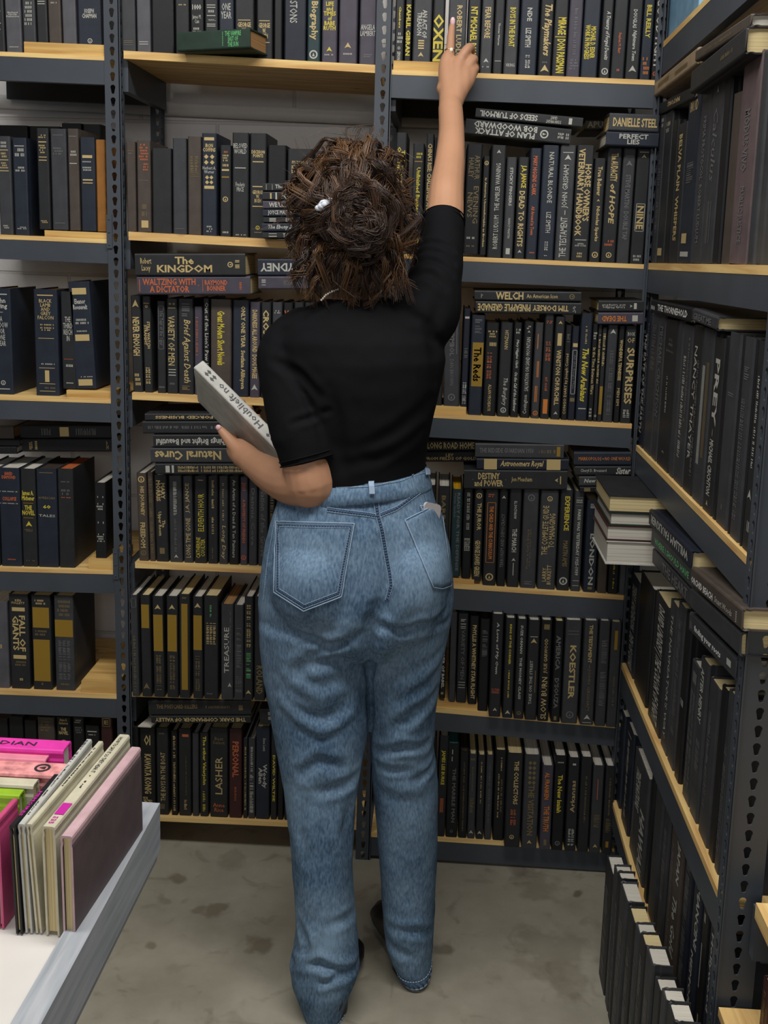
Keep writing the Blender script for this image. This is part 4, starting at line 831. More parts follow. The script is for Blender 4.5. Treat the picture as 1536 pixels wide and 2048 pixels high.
# ------------------------------------------------------------------ right-hand rack
def srow(key, name, books, sb=.012, dep=.155, n0=1):
    "(x0, ytop, x1, tone, spec, pages, extra): pixels of the spine's head; the foot is on the board"
    n = n0
    for b in books:
        x0, yt, x1, tone, spec = b[:5]; pg = b[5] if len(b) > 5 else 'c'; ex = b[6] if len(b) > 6 else {}
        xx = XD+ex.get('sb', sb)
        A = PXd(x0, yt, xx); B = PXd(x1, yt, xx)
        y0, y1 = A.y, B.y; w = (y0-y1)*.98
        ym = (y0+y1)/2; zb = DSH[key](ym)+.0005+ex.get('up', 0); h = A.z-zb
        if 'h' in ex: h = ex['h']
        ln = ex.get('lean', 0); ez = Vector((0, ln, 1)).normalized(); ey = Vector((1, 0, 0)); e1 = ey.cross(ez)
        foot = Vector((xx, y0-ln*h, zb+.0002))
        ob = book(foot, e1, ey, ez, w, h, ex.get('d', dep), tone, spec, pg, worn=ex.get('worn', True))
        tag(ob, look(w*.75, tone, spec)+', '+ORD[n]+' from back, '+name, 'book', 'books on the '+name); n += 1
srow('D1', 'top shelf, side rack', [
 (1309, 236, 1321, 'N', 'v d 10 96 #2', 'c'), (1323, 232, 1331, 'g', 'h w 2 9 #2;v d 30 80 #1', 'c'), (1332, 228, 1345, 'k', 'h w 6 14 #2;b g 90 95', 'c'), (1346, 244, 1356, 'K', '', 'c'),
 (1357, 250, 1373, 'k', 'V g 8 84 @30-70 BELVA PLAIN  WHISPERS', 'c'), (1379, 195, 1404, 'n', 'h g 4 10 @20-80 BRUID;v d 40 52 #1;b g 82 88 @20-60;b w 93 96', 'c'),
 (1406, 181, 1426, 'g', 'V d 16 88 @35-65 PRIMA PROTOCOL  ROBERT LUDLUM', 'c'), (1427, 167, 1450, 'g', 'A w 3 8;i d 15 55 @30-70 Calculus;i d 60 96 @30-70 #1', 'c'), (1452, 150, 1464, 'K', '', 'c'),
 (1468, 190, 1486, 'b', '', 'c'), (1489, 122, 1526, 'M', 'V d 25 55 @30-60 MODUS VIVO;V d 62 90 @30-60 PUBLIC JUSTICE', 'c'), (1528, 104, 1540, 'g', '', 'c')], sb=.006)
srow('D2', 'second shelf, side rack', [
 (1274, 620, 1290, 'N', '', 'c'), (1291, 622, 1304, 'N', 'V w 16 90 @15-60 THE FATE OF THE EARTH;v d 8 80 @65-90 #1', 'c'), (1305, 626, 1320, 'g', 'v d 8 40 #1', 'c'), (1321, 628, 1332, 'g', 'V d 8 70 @20-80 MICHAEL CRICHTON', 'c'),
 (1333, 636, 1358, 'k', 'h d 12 18 @30-70 #2;h d 20 22 #1;v w 38 62 @38-52 #1;h w 88 90 @40-60 #1', 'c'), (1359, 640, 1368, 'g', '', 'c'), (1369, 646, 1388, 'g', '^ w 20 84 @20-55 #1;v d 8 60 @65-85 #1', 'c'),
 (1389, 649, 1408, 'k', 'v w 12 80 @30-60 NANCY THAYER;v d 20 90 @65-90 #1', 'c'), (1409, 655, 1430, 'g', 'V w 8 96 @15-45 #1;V e 6 90 @55-85 #1', 'c'), (1431, 672, 1451, 'k', 'V G 1 1 #1;V w 12 50 @30-75 PREY;l w 52 56;V w 58 90 @30-70 MICHAEL CRICHTON;A w 93 97', 'c'),
 (1453, 672, 1459, 'K', '', 'c'), (1461, 665, 1484, 'g', 'v d 30 32 #1;h d 88 92 @40-60 #1', 'c'), (1487, 670, 1490, 'K', '', 'c'), (1491, 674, 1510, 'g', 'v d 14 22 #1;v d 30 90 @20-60 #2', 'c'), (1513, 680, 1516, 'K', '', 'c'),
 (1518, 682, 1535, 'k', 'v w 16 60 @30-60 #1;A w 70 76;V w 84 92 @40-80 #1', 'c')], sb=.006)
srow('D3', 'third shelf, side rack', [
 (1253, 1140, 1262, 'K', '', 'w'), (1263, 1141, 1281, 'n', 'V w 8 96 @30-80 TERRY ANDERSON . DEN OF LIONS', 'w'), (1283, 1140, 1311, 'K', '', 'w'), (1313, 1178, 1340, 'k', 'V w 6 96 @20-80 DAVID LINDSEY | THE COLOR OF NIGHT', 'c'),
 (1342, 1196, 1357, 'g', 'v w 8 92 @30-60 THE NAVIGATOR_S WAY', 'c'), (1358, 1200, 1372, 'g', 'v d 10 80 #1', 'c'), (1373, 1222, 1384, 'K', 'h w 50 56 #1', 'c'), (1385, 1316, 1401, 'g', 'b d 6 14 @30-80;v d 20 90 #2', 'w'),
 (1403, 1310, 1419, 'g', 'V w 6 40 @20-60 AFTER HENRY;v d 50 70 #1', 'c'), (1421, 1352, 1442, 'g', 'v d 20 80 @20-50 #1', 'c'), (1444, 1368, 1456, 'K', '', 'c'), (1458, 1376, 1468, 'g', 'v d 30 90 #2', 'c'),
 (1470, 1392, 1486, 'n', 'V W 6 88 @10-50 Supreme Immortality and Matters;V w 92 98 @20-70 #1', 'c')], sb=.01, dep=.15)
srow('D4', 'fourth shelf, side rack', [
 (1236, 1398, 1253, 'n', 'v w 4 10 #1;V d 30 96 @30-70 #1', 'w'), (1255, 1440, 1270, 'N', 'h w 6 9 #1;v w 12 90 @30-60 #1', 'w'), (1272, 1492, 1304, 'g', 'V w 12 50 @20-50 TREE NATIONS;l w 50 80 @10-20;V w 40 96 @60-90 HAWAII', 'w'),
 (1306, 1530, 1312, 'K', '', 'w'), (1314, 1560, 1330, 'g', '', 'w'), (1332, 1590, 1344, 'g', 'v d 20 70 #1', 'w'), (1346, 1640, 1372, 'b', 'V w 4 30 @55-85 JAPAN;V w 40 80 @50-85 The Gold;v d 10 90 @15-35 #1', 'w'),
 (1374, 1690, 1390, 'N', 'v d 6 80 #1', 'w'), (1391, 1740, 1408, 'n', 'V w 4 40 @50-90 MANCINI;V w 44 90 @30-60 MEMORIAL', 'w'), (1409, 1790, 1421, 'K', 'V w 6 14 #1;V w 20 60 @20-50 #1;V w 60 96 @50-90 #1', 'w'), (1422, 1840, 1436, 'n', 'V w 4 50 @30-70 Hollywood', 'w')], sb=.01, dep=.16)
X5 = PZd(1213, 1709, .27).x-XD
srow('D0', 'upper shelf, side rack', [(1322, -90, 1340, 'g', '', 'w'), (1343, -120, 1408, 'u', '', 'w')])
srow('D5', 'floor row, side rack', [
 (1213, 1709, 1227, 'k', 'v d 20 90 #1', 'w'), (1228, 1728, 1235, 'g', 'v d 20 90 #1', 'w'), (1235, 1741, 1241, 'k', 'v d 20 90 #1', 'w'), (1241, 1762, 1256, 'g', 'v d 20 90 #1', 'w'), (1257, 1811, 1270, 'k', 'v d 20 90 #1', 'c'),
 (1271, 1843, 1280, 'g', 'v d 20 90 #2', 'w'), (1281, 1863, 1292, 'k', 'v d 10 90 #1', 'c'), (1293, 1891, 1308, 'g', 'v d 20 90 #1', 'w'), (1310, 1952, 1322, 'k', 'v d 20 90 #1', 'w'), (1323, 1974, 1334, 'g', '', 'w'), (1336, 2002, 1352, 'k', '', 'w'), (1354, 2042, 1372, 'k', '', 'w')], sb=X5, dep=.034)
# ---- books lying on the side rack's rows, spines to the aisle
def sflat(far, near, th, tone, spec, inv, name, pages='c', sb=-.02, dep=.155, z=None, yaw=0.):
    xx = XD+sb
    A = PXd(far[0], far[1], xx); B = PXd(near[0], near[1], xx); T2 = PXd(far[0], far[1]-th, xx)
    u = B-A
    if z is not None: u.z = 0; A.z = z
    L = u.length; u.normalize(); hz = (T2.z-PXd(far[0], far[1], xx).z)
    d_ = Vector((1, 0, 0)); d_ = (d_-u*d_.dot(u)).normalized()
    up = u.cross(d_)
    if not inv: ob = book(A+u*L, up, d_, -u, hz, L, dep, tone, spec, pages, worn=True)
    else: ob = book(A+up*hz, -up, d_, u, hz, L, dep, tone, spec, pages, worn=True)
    tag(ob, name, 'book', 'books lying flat on the side rack')
    return ob
sflat((1301, 624), (1382, 646), 26, 'K', '^ W 2 12 @20-60 #1;V W 20 92 @25-75 THE THORNEHOLD', False, 'black book with white lettering lying at the back of the second shelf row, side rack', sb=-.004)
sflat((1384, 642), (1432, 662), 27, 'g', 'V d 6 80 @20-70 GREAT ME', False, 'charcoal grey book with cream pages showing, lying under the second beam, side rack', sb=-.006, pages='c', dep=.24)
sflat((1303, 197), (1393, 128), 27, 'T', 'V e 10 90 @25-75 #2', False, 'small tan leather book lying at the back above the top row, side rack', sb=-.01)
sflat((1318, 229), (1388, 196), 22, 'K', 'V g 30 80 @30-70 MAYORS', True, 'black book below the tan leather one, side rack', sb=.0)
sflat((1380, 188), (1489, 108), 44, 'k', 'v e 60 80 @40-60 #1', False, 'thick black book with cream pages lying above the top row, side rack', sb=-.02, pages='c')
sflat((1390, 124), (1500, 54), 22, 'b', 'v e 20 70 @30-60 #1', False, 'dark brown book with white pages, topmost above the top row, side rack', sb=-.015, pages='w')
# stack of three by the corner, stack of three nearer
sflat((1304, 1127), (1379, 1214), 34, 'g', 'V d 30 94 @20-80 THE HEART', False, 'worn grey book, lowest of three stacked above the third shelf row, side rack', sb=-.008)
sflat((1302, 1090), (1381, 1176), 38, 'g', 'V n 10 96 @30-65 WHERE I SHOULD HAVE', False, 'grey book with faint green lettering, middle of three above the third shelf row, side rack', sb=-.012)
sflat((1297, 1049), (1381, 1140), 34, 'N', 'V w 6 94 @20-70 WILLIAM FAULKNER', True, 'navy book, upside down white capitals, topmost of three above third row, side rack', sb=-.014, pages='c', dep=.22)
sflat((1377, 1261), (1470, 1362), 42, 'g', 'v d 4 10 #1;^ d 1 1 #1;V W 14 72 @20-60 finding your roots;b w 84 92 @35-65', False, 'grey book titled in white lower case, lowest of the three nearest the front post', sb=-.006, pages='w')
sflat((1380, 1216), (1478, 1313), 44, 'g', '', False, 'plain charcoal book with no lettering, middle of the three nearest the front post', sb=-.012, pages='c')
sflat((1381, 1170), (1482, 1262), 40, 'b', 'V W 2 48 @20-55 ORCHID BEACH;v w 52 84 @25-55 Stuart Woods;h w 90 93 #1', False, 'dark brown book with white capitals, topmost of the three nearest the front post', sb=-.016, pages='c')
# stack jutting out of the corner with page edges towards the aisle
zb = None
for (x0, ytop, ybot, tone, pg, nm, dx) in ((1210, 1081, 1128, 'w', 'w', 'thick white paged book, lowest of the four jutting from the corner', 0), (1212, 1050, 1080, 'm', 'w', 'white paged book with thin red covers, second up of the four jutting from the corner', 0),
                             (1215, 1024, 1049, 'h', 'w', 'white paged book with dark green cover, third up of the four jutting from the corner', .004), (1216, 989, 1023, 'k', 'c', 'cream paged black book with red edge, topmost of the four jutting from the corner', .0)):
    yf = 2.13; A = PYd(x0, ybot, yf); T_ = PYd(x0, ytop, yf); h = T_.z-A.z
    if zb is None: zb = A.z
    dp = .17
    ob = book(Vector((A.x+dp+dx, yf+.20, zb)), Vector((0, 0, 1)), Vector((-1, 0, 0)), Vector((0, -1, 0)), h, .20, dp, tone, '', pg)
    tag(ob, nm, 'book', 'books jutting from the corner'); zb += h+.0006
# ---- second side rack nearer the camera, only its edge in frame
RE = empty('shelving_rack', (XD+.17, YN-.3, 0)); tag(RE, 'nearest steel rack, only its first post and bottom corner showing at the right edge', 'shelving rack', 'steel shelving racks')
zc = PXd(1500, 2110, XD+.02).z
ye = YN-.045
mb = MB(); mb.box(XD, XD+.34, ye-.7, ye, zc-.014, zc); child(mb, 'shelf_board', M_woody, RE)
for x in (XD+.0005, XD+.32):
    mb = MB(); mb.box(x, x+.018, ye-.7, ye, zc-.06, zc-.015); child(mb, 'beam', M_post, RE)
zd = PXd(1500, 1840, XD+.02).z
mb = MB(); mb.box(XD+.03, XD+.34, ye-.7, ye-.03, zd-.004, zd+.02); child(mb, 'shelf_board', M_woody, RE)
mb = MB(); flange(mb, Vector((XD+.34, ye-.004, 0)), Vector((0, -1, 0)), Vector((0, 0, 1)), Vector((1, 0, 0)), .036, 2.35); child(mb, 'post', M_post, RE)
mb = MB(); mb.box(XD+.036, XD+.34, ye-.02, ye-.002, zd-.08, zd+.0); child(mb, 'side_rail', M_post, RE)
for i, (tone, pg, w, h) in enumerate((('m', 'w', .034, .2), ('b', 'c', .045, .19), ('k', 'w', .04, .2))):
    P = PXd(1470, 1985, XD+.03)
    y0 = ye-.03-i*.05
    ob = book(Vector((XD+.05, y0, zc+.0008)), Vector((0, -1, 0)), Vector((1, 0, 0)), Vector((0, 0, 1)), w, max(.08, P.z-zc), .16, tone, 'v e 20 80 @30-60 #1', pg, worn=True)
    tag(ob, ['dark maroon book with white pages at the lower right photo corner', 'dark brown book with cream pages at the lower right photo corner', 'black book beside the brown one at the lower right photo corner'][i], 'book', 'books on the nearest rack')
# ------------------------------------------------------------------ white book cart
d1 = PYd(100, 1655, 1).z-PYd(100, 1875, 1).z
YC = .150/d1; ZS = PYd(100, 1875, YC).z; ZT = ZS+.15
print('cart y', YC, 'surface z', ZS)
ZR = ZS+.022
fo = PZd(320, 1606, ZR); no = PZd(82, 2048, ZR)
print('rail', fo, no)
CT = empty('book_cart', (fo.x-.5, 1.1, 0)); tag(CT, 'white book cart top with a grey edge rail, lower left corner', 'cart')
ax = (fo-no).normalized(); sx = ax.cross(Vector((0, 0, 1))).normalized()   # sx points right
near = fo-ax*1.1
wr = (PZd(320, 1606, ZR)-PZd(277, 1604, ZR)).length
M_cart = wood_mat('white_washed_wood', srgb(150, 156, 164), srgb(184, 188, 194), 1)
M_cartside = mat('grey_painted_wood', srgb(150, 152, 156), .6, nscale=20, namt=.08)
M_top = mat('white_cart_board', srgb(226, 222, 218), .45, nscale=8, namt=.04)
def slab(name, P, Q, w, z0, z1, m, root):
    a_ = (Q-P).normalized(); s_ = a_.cross(Vector((0, 0, 1))).normalized()
    c = []
    for z in (z0, z1):
        for q in (P, P-s_*w, Q-s_*w, Q):
            c.append(Vector((q.x, q.y, z)))
    c = [c[0], c[3], c[2], c[1], c[4], c[7], c[6], c[5]]
    mb = MB(); mb.hexa(c); return child(mb, name, m, root)
slab('side_rail', near, fo, wr, ZS-.055, ZR, M_cart, CT)
slab('cart_top', near-sx*wr, fo-sx*wr-ax*.0, .75, ZS-.02, ZS, M_top, CT)
slab('skirt', near-sx*.004, fo-sx*.004-ax*.004, .03, ZS-.07, ZS-.055, M_cartside, CT)
for q in (near+ax*.1-sx*.32, fo-ax*.3-sx*.32, near+ax*.1-sx*.75, fo-ax*.06-sx*.75):
    mb = MB(); mb.box(q.x-.02, q.x+.02, q.y-.02, q.y+.02, 0, ZS-.0205); child(mb, 'leg', M_cartside, CT)
def spineup(nt0, nt1, ft0, tone, spec, pg, name, lean=0., fix=0):
    "near end's spine corners (pixels) and the far end's left corner"
    N0 = PZd(nt0[0], nt0[1], ZT); N1 = PZd(nt1[0], nt1[1], ZT); F0 = PZd(ft0[0], ft0[1], ZT)
    ez = (F0-N0); L = ez.length; ez.normalize(); ey = Vector((lean, 0, -1)); ey = (ey-ez*ey.dot(ez)).normalized(); ex = ey.cross(ez)
    w = abs((N1-N0).dot(ex)); dep = (ZT-ZS-.002)-(fix)
    ob = book(N0, ex, ey, ez, w, L, dep, tone, spec, pg)
    return tag(ob, name, 'book', 'books standing spine up on the cart')
spineup((120, 1671), (144, 1674), (261, 1493), 'r', '', 'c', 'pale pink spined book with mauve grey cover, rightmost on the white cart', .01)
lb = [o for o in S.objects if o.name.startswith('book')][-1]
for o in S.objects:
    if 'label' in o and str(o['label']).startswith('pale pink spined'):
        o.data.materials.append(MT['M'])
        for p_ in o.data.polygons:
            if abs(p_.normal.x) > .9 and p_.center.y > .012: p_.material_index = 1
MT['M'].node_tree.nodes['Principled BSDF'].inputs['Roughness'].default_value = .6
spineup((83, 1652), (109, 1656), (237, 1468), 'c', 'v k 4 46 @30-65 HOW TO SAY IT SO THEY HEAR IT;l k 49 50;v k 55 62 @40-60 #1;b M 78 89 @20-90;v M 91 97 @30-70 #3', 'c', 'white book with small magenta label on its spine, second from right on the white cart', .015)
spineup((52, 1648), (64, 1649), (196, 1482), 'c', 'v k 10 60 @40-80 #1', 'c', 'thin cream book standing spine up, third from right on the white cart', .06)
spineup((35, 1648), (50, 1648), (172, 1478), 'w', 'v k 2 30 @10-60 #2;v k 34 60 @30-70 The Monthly Magazine;v k 64 90 @30-60 #1', 'c', 'thin white book with black lettering, fourth from right on the white cart', .04)
spineup((18, 1650), (33, 1649), (107, 1548), 'K', 'V M 30 90 @25-75 MEMOIRES', 'c', 'black spined book with magenta lettering, fifth from right on the white cart', .03)
def across(rx, ryb, ryf, tone, spec, pg, name, L=.22, dz=0):
    "spine-up book running left to right; rx right end, ryb/ryf back and front pixel rows of its spine"
    zt = ZT+dz
    B = PZd(rx, ryb, zt); Fp = PZd(rx, ryf, zt); w = B.y-Fp.y
    ob = book(Vector((Fp.x, Fp.y, zt)), Vector((0, 1, 0)), Vector((0, 0, -1)), Vector((-1, 0, 0)), w, L, dz+(ZT-ZS-.002), tone, spec, pg)
    return tag(ob, name, 'book', 'pink and cream books at the cart edge')
across(126, 1479, 1502, 'P', 'v k 30 80 @30-62 GVARDIAN', 'w', 'bright magenta book, furthest back at the left end of the cart', dz=.012)
across(90, 1504, 1521, 'f', 'b k 60 62', 'w', 'pale pink book just in front of the magenta one on the cart', dz=.004)
M_flo = mat('pink_floral_cloth', srgb(226, 150, 150), .6, nscale=60, namt=.5)
o = across(116, 1524, 1552, 'f', 'O k 82 92 @20-80', 'w', 'pink floral patterned book with small black emblem on the cart'); o.data.materials[0] = M_flo
across(66, 1555, 1572, 'c', '', 'c', 'cream book in front of the floral one, left end of the cart')
across(38, 1576, 1592, 'l', '', 'w', 'lime green spined book by the photo edge on the cart', L=.16)
spineup((-14, 1640), (4, 1625), (24, 1597), 'F', '', 'w', 'dusty pink book standing at the photo edge on the cart', .01)
# ------------------------------------------------------------------ the woman
PR = empty('person', (PZd(735, 2010, 0).x, 1.93, 0))
tag(PR, 'woman seen from behind in black top and blue jeans, pointing at a high book', 'person')
def pchild(o): 
    o.parent = PR; o.matrix_parent_inverse = Matrix.Translation(-PR.location); return o
def ring(py, xl, xr, yc, hd, n=44, e=2.25, dzr=0):
    A = PYd(xl, py, yc); B = PYd(xr, py, yc); c = (A+B)/2; rx = (B.x-A.x)/2; out = []
    for k in range(n):
        t = 2*math.pi*k/n; ct, st = math.cos(t), math.sin(t)
        f = (abs(ct)**e+abs(st)**e)**(-1/e)
        out.append(Vector((c.x+rx*ct*f, c.y+hd*st*f, A.z+(B.z-A.z)*(ct*f+1)/2)))
    return out
def limb(mb, pts, rad, n=16):
    "smoothly interpolated tapered tube with rounded ends"
    P = [Vector(p) for p in pts]; Q = []; Rr = []
    for i in range(len(P)-1):
        p0 = P[max(i-1, 0)]; p1 = P[i]; p2 = P[i+1]; p3 = P[min(i+2, len(P)-1)]
        for k in range(6):
            t = k/6; q = .5*((2*p1)+(p2-p0)*t+(2*p0-5*p1+4*p2-p3)*t*t+(3*p1-p0-3*p2+p3)*t**3)
            Q.append(q); Rr.append(rad[i]+(rad[i+1]-rad[i])*t)
    Q.append(P[-1]); Rr.append(rad[-1])
    mb.tube(Q, Rr, n); mb.ball(Q[0], Rr[0]*.98, n=10); mb.ball(Q[-1], Rr[-1]*.98, n=10)
def chain(lst):     # (px, py, depth, radius)
    return [PYd(a, b, c) for a, b, c, r in lst], [r for a, b, c, r in lst]
M_skin = mat('skin', srgb(184, 138, 108), .5, 0, .35, 14, .07, .06, 350)
M_skin.node_tree.nodes['Principled BSDF'].inputs['Subsurface Weight'].default_value = .08
M_skin.node_tree.nodes['Principled BSDF'].inputs['Subsurface Radius'].default_value = (.01, .004, .002)
M_nail = mat('pale_pink_nail', srgb(226, 186, 190), .25)
hb_n = PYd(564, 912, 2.05); f_ = PYd(387, 735, 2.14)
hb_z = (f_-hb_n).normalized(); hb_y = Vector((0, .72, -.68)); hb_y = (hb_y-hb_z*hb_y.dot(hb_z)).normalized(); hb_x = hb_y.cross(hb_z)
# --- jeans
DEN = []
mb = MB()
mb.loft([ring(*r) for r in ((945, 590, 852, 1.945, .098), (970, 575, 862, 1.945, .105), (1000, 557, 871, 1.942, .112), (1050, 541, 888, 1.938, .122), (1100, 529, 901, 1.936, .130),
   (1150, 521, 907, 1.935, .134), (1200, 518, 907, 1.936, .132), (1250, 519, 900, 1.940, .122), (1285, 524, 892, 1.944, .10))])
L_ = [(1235, 519, 742, 1.930, .112), (1290, 522, 737, 1.932, .108), (1340, 529, 738, 1.932, .104), (1400, 539, 738, 1.930, .098), (1450, 548, 735, 1.925, .092), (1500, 557, 728, 1.920, .087), (1540, 564, 721, 1.916, .083), (1600, 573, 713, 1.910, .080),
      (1650, 579, 708, 1.905, .079), (1700, 584, 706, 1.900, .078), (1750, 588, 705, 1.895, .077), (1800, 591, 707, 1.890, .076), (1850, 593, 712, 1.884, .077), (1890, 588, 716, 1.880, .079), (1925, 583, 718, 1.876, .081), (1950, 585, 714, 1.873, .080), (1975, 594, 703, 1.870, .075), (2000, 603, 695, 1.868, .070), (2026, 614, 688, 1.866, .064)]
R_ = [(1225, 735, 903, 1.952, .112), (1270, 736, 896, 1.955, .108), (1320, 737, 886, 1.958, .104), (1370, 739, 878, 1.96, .099), (1420, 740, 872, 1.963, .094), (1450, 741, 870, 1.965, .090), (1490, 742, 868, 1.967, .087), (1530, 744, 873, 1.97, .083), (1580, 747, 875, 1.972, .080),
      (1650, 753, 875, 1.975, .077), (1720, 759, 873, 1.978, .074), (1790, 764, 871, 1.98, .072), (1840, 767, 869, 1.98, .072), (1875, 770, 867, 1.98, .071), (1900, 779, 865, 1.98, .068), (1920, 790, 863, 1.978, .063), (1938, 803, 861, 1.976, .056)]
mb.loft([ring(*r) for r in L_]); mb.loft([ring(*r) for r in R_])
for (px, py, y, rx, ry, rz) in ((640, 1165, 1.885, .098, .098, .105), (815, 1165, 1.89, .078, .092, .105), (646, 1225, 1.90, .088, .088, .07), (810, 1222, 1.90, .070, .085, .07)):
    mb.ball(PYd(px, py, y), (rx, ry, rz), n=18)
J = pchild(mb.build('jeans', None, None) if False else mb.build('jeans', [mat('tmp', (1, 1, 1, 1))], None, recalc=True))
rmesh(J, .0045, .5, 10)
FOLDS = [([(588, 1268), (623, 1278), (658, 1292), (690, 1283), (713, 1270)], .009, .009), ([(617, 1311), (646, 1299), (690, 1290)], .008, .008), ([(588, 1351), (608, 1330), (660, 1320), (712, 1322)], .006, .012),
 ([(575, 1350), (603, 1374), (640, 1396), (690, 1372)], -.005, .011), ([(600, 1425), (640, 1438), (668, 1430), (695, 1402)], .007, .012), ([(560, 1400), (600, 1440), (646, 1462), (700, 1430)], -.005, .010),
 ([(605, 1547), (638, 1522), (680, 1532)], .008, .011), ([(640, 1583), (680, 1573), (712, 1552)], .007, .010), ([(700, 1600), (690, 1660), (700, 1700)], .005, .012), ([(620, 1590), (600, 1650), (612, 1720)], .004, .012),
 ([(740, 1248), (770, 1256), (800, 1262), (834, 1252), (885, 1228)], .009, .009), ([(790, 1272), (840, 1262), (895, 1240)], .005, .008), ([(790, 1456), (837, 1420), (872, 1385)], .008, .012), ([(800, 1380), (850, 1350), (885, 1310)], -.005, .012),
 ([(752, 1500), (808, 1493), (855, 1488)], .010, .009), ([(755, 1530), (793, 1541), (815, 1540)], .006, .008), ([(835, 1557), (868, 1523)], .007, .008), ([(760, 1560), (810, 1580), (860, 1570)], -.004, .014),
 ([(585, 1923), (639, 1927), (686, 1944), (714, 1930)], .013, .008), ([(640, 1968), (669, 1956), (703, 1950)], .009, .007), ([(600, 1850), (612, 1890), (607, 1920)], .006, .009), ([(660, 1850), (690, 1838), (708, 1825)], .005, .009), ([(630, 1860), (624, 1900)], -.004, .008),
 ([(780, 1853), (832, 1862), (862, 1866)], .006, .009), ([(775, 1880), (800, 1905), (830, 1915)], .004, .010), ([(555, 1010), (560, 1060), (540, 1120)], .003, .006), ([(590, 985), (640, 1000), (690, 1004)], .003, .008), ([(770, 1000), (820, 975), (850, 955)], .003, .008),
 ([(772, 1090), (778, 1150), (775, 1200), (752, 1240), (738, 1270), (735, 1330)], .011, .018), ([(736, 1240), (738, 1290), (742, 1350), (744, 1420), (742, 1500)], .010, .010)]
def folds(ob, FL, LIM=.010):
    me = ob.data; bv = BVHTree.FromPolygons([v.co for v in me.vertices], [p.vertices for p in me.polygons])
    segs = []
    for pts, d, w in FL:
        W3 = []
        for (px, py) in pts:
            hit = bv.ray_cast(CO, ray(px, py))[0]
            if hit is None: hit = bv.find_nearest(PYd(px, py, 1.9))[0]
            W3.append(hit)
        segs.append((W3, d, w))
    import numpy as np
    n = len(me.vertices); co = np.empty(n*3); me.vertices.foreach_get('co', co); co = co.reshape(-1, 3)
    no = np.array([tuple(v.normal) for v in me.vertices])
    tot = np.zeros(n)
    for W3, d, w in segs:
        Wn = np.array([tuple(q) for q in W3]); best = np.full(n, 9.0); sp = np.zeros(n)
        ln = np.linalg.norm(Wn[1:]-Wn[:-1], axis=1); cum = np.concatenate([[0], np.cumsum(ln)]); T = cum[-1]
        for i in range(len(Wn)-1):
            ab = Wn[i+1]-Wn[i]; t = np.clip(((co-Wn[i]) @ ab)/max(ab @ ab, 1e-9), 0, 1)
            q = np.linalg.norm(co-(Wn[i]+t[:, None]*ab), axis=1); k = q < best
            best[k] = q[k]; sp[k] = ((cum[i]+t*ln[i])/T)[k]
        amp = np.sqrt(np.clip(np.sin(np.pi*np.clip(sp, .04, .96)), 0, 1))
        amp *= np.clip((.35-no[:, 1])/.3, 0, 1)
        tot += amp*(-d*np.exp(-(best/w)**2)+d*.5*np.exp(-((best-1.9*w)/(w*.9))**2))
    tot = np.where(tot < 0, -LIM*np.tanh(-tot/LIM), LIM*.6*np.tanh(tot/(LIM*.6)))
    nz = np.array([noise.noise(Vector(c)*16)*.0022+noise.noise(Vector(c)*38+Vector((3, 1, 2)))*.0009 for c in co])
    co += no*(tot+nz)[:, None]
    me.vertices.foreach_set('co', co.ravel()); me.update()
folds(J, FOLDS)
def denim():
    m = bpy.data.materials.new('washed_denim'); m.use_nodes = True; nt = m.node_tree; N = nt.nodes; L = nt.links
    b = N['Principled BSDF']; b.inputs['Roughness'].default_value = .85; b.inputs['Specular IOR Level'].default_value = .15
    tc = N.new('ShaderNodeTexCoord')
    n1 = N.new('ShaderNodeTexNoise'); n1.inputs['Scale'].default_value = 9; n1.inputs['Detail'].default_value = 5
    n2 = N.new('ShaderNodeTexNoise'); n2.inputs['Scale'].default_value = 260; n2.inputs['Detail'].default_value = 4
    mp = N.new('ShaderNodeMapping'); mp.inputs['Scale'].default_value = (1, 1, .35)
    L.new(tc.outputs['Object'], n1.inputs['Vector']); L.new(tc.outputs['Object'], mp.inputs['Vector']); L.new(mp.outputs[0], n2.inputs['Vector'])
    mx = N.new('ShaderNodeMath'); mx.operation = 'MULTIPLY_ADD'; mx.inputs[1].default_value = .45
    L.new(n2.outputs[0], mx.inputs[0]); 
    m2 = N.new('ShaderNodeMath'); m2.operation = 'MULTIPLY'; m2.inputs[1].default_value = .55; L.new(n1.outputs[0], m2.inputs[0]); L.new(m2.outputs[0], mx.inputs[2])
    cr = N.new('ShaderNodeValToRGB'); e = cr.color_ramp.elements
    e[0].position = .36; e[0].color = srgb(62, 86, 112); e[1].position = .64; e[1].color = srgb(122, 148, 172)
    L.new(mx.outputs[0], cr.inputs[0]); L.new(cr.outputs[0], b.inputs['Base Color'])
    bp = N.new('ShaderNodeBump'); bp.inputs['Strength'].default_value = .35; bp.inputs['Distance'].default_value = .001
    L.new(n2.outputs[0], bp.inputs['Height']); L.new(bp.outputs[0], b.inputs['Normal'])
    return m
M_den = denim(); J.data.materials.clear(); J.data.materials.append(M_den)
M_thr = mat('pale_stitching', srgb(150, 172, 196), .8)
M_thd = mat('dark_denim_seam', srgb(62, 84, 114), .9)
JB = BVHTree.FromPolygons([v.co for v in J.data.vertices], [p.vertices for p in J.data.polygons])
def onj(px, py, off=.0012, B=None, yg=1.84):
    B = B or JB
    r = B.ray_cast(CO, ray(px, py))
    if r[0] is None or r[0].y > 2.05: r = B.find_nearest(PYd(px, py, yg))
    return r[0]+r[1]*off*(1 if r[1].dot(ray(px, py)) < 0 else -1)
def dense(pts, step=3.0):
    out = []
    for i in range(len(pts)-1):
        a = Vector(pts[i]); b = Vector(pts[i+1]); n = max(1, int((b-a).length/step))
        out += [tuple(a+(b-a)*k/n) for k in range(n)]
    return out+[pts[-1]]
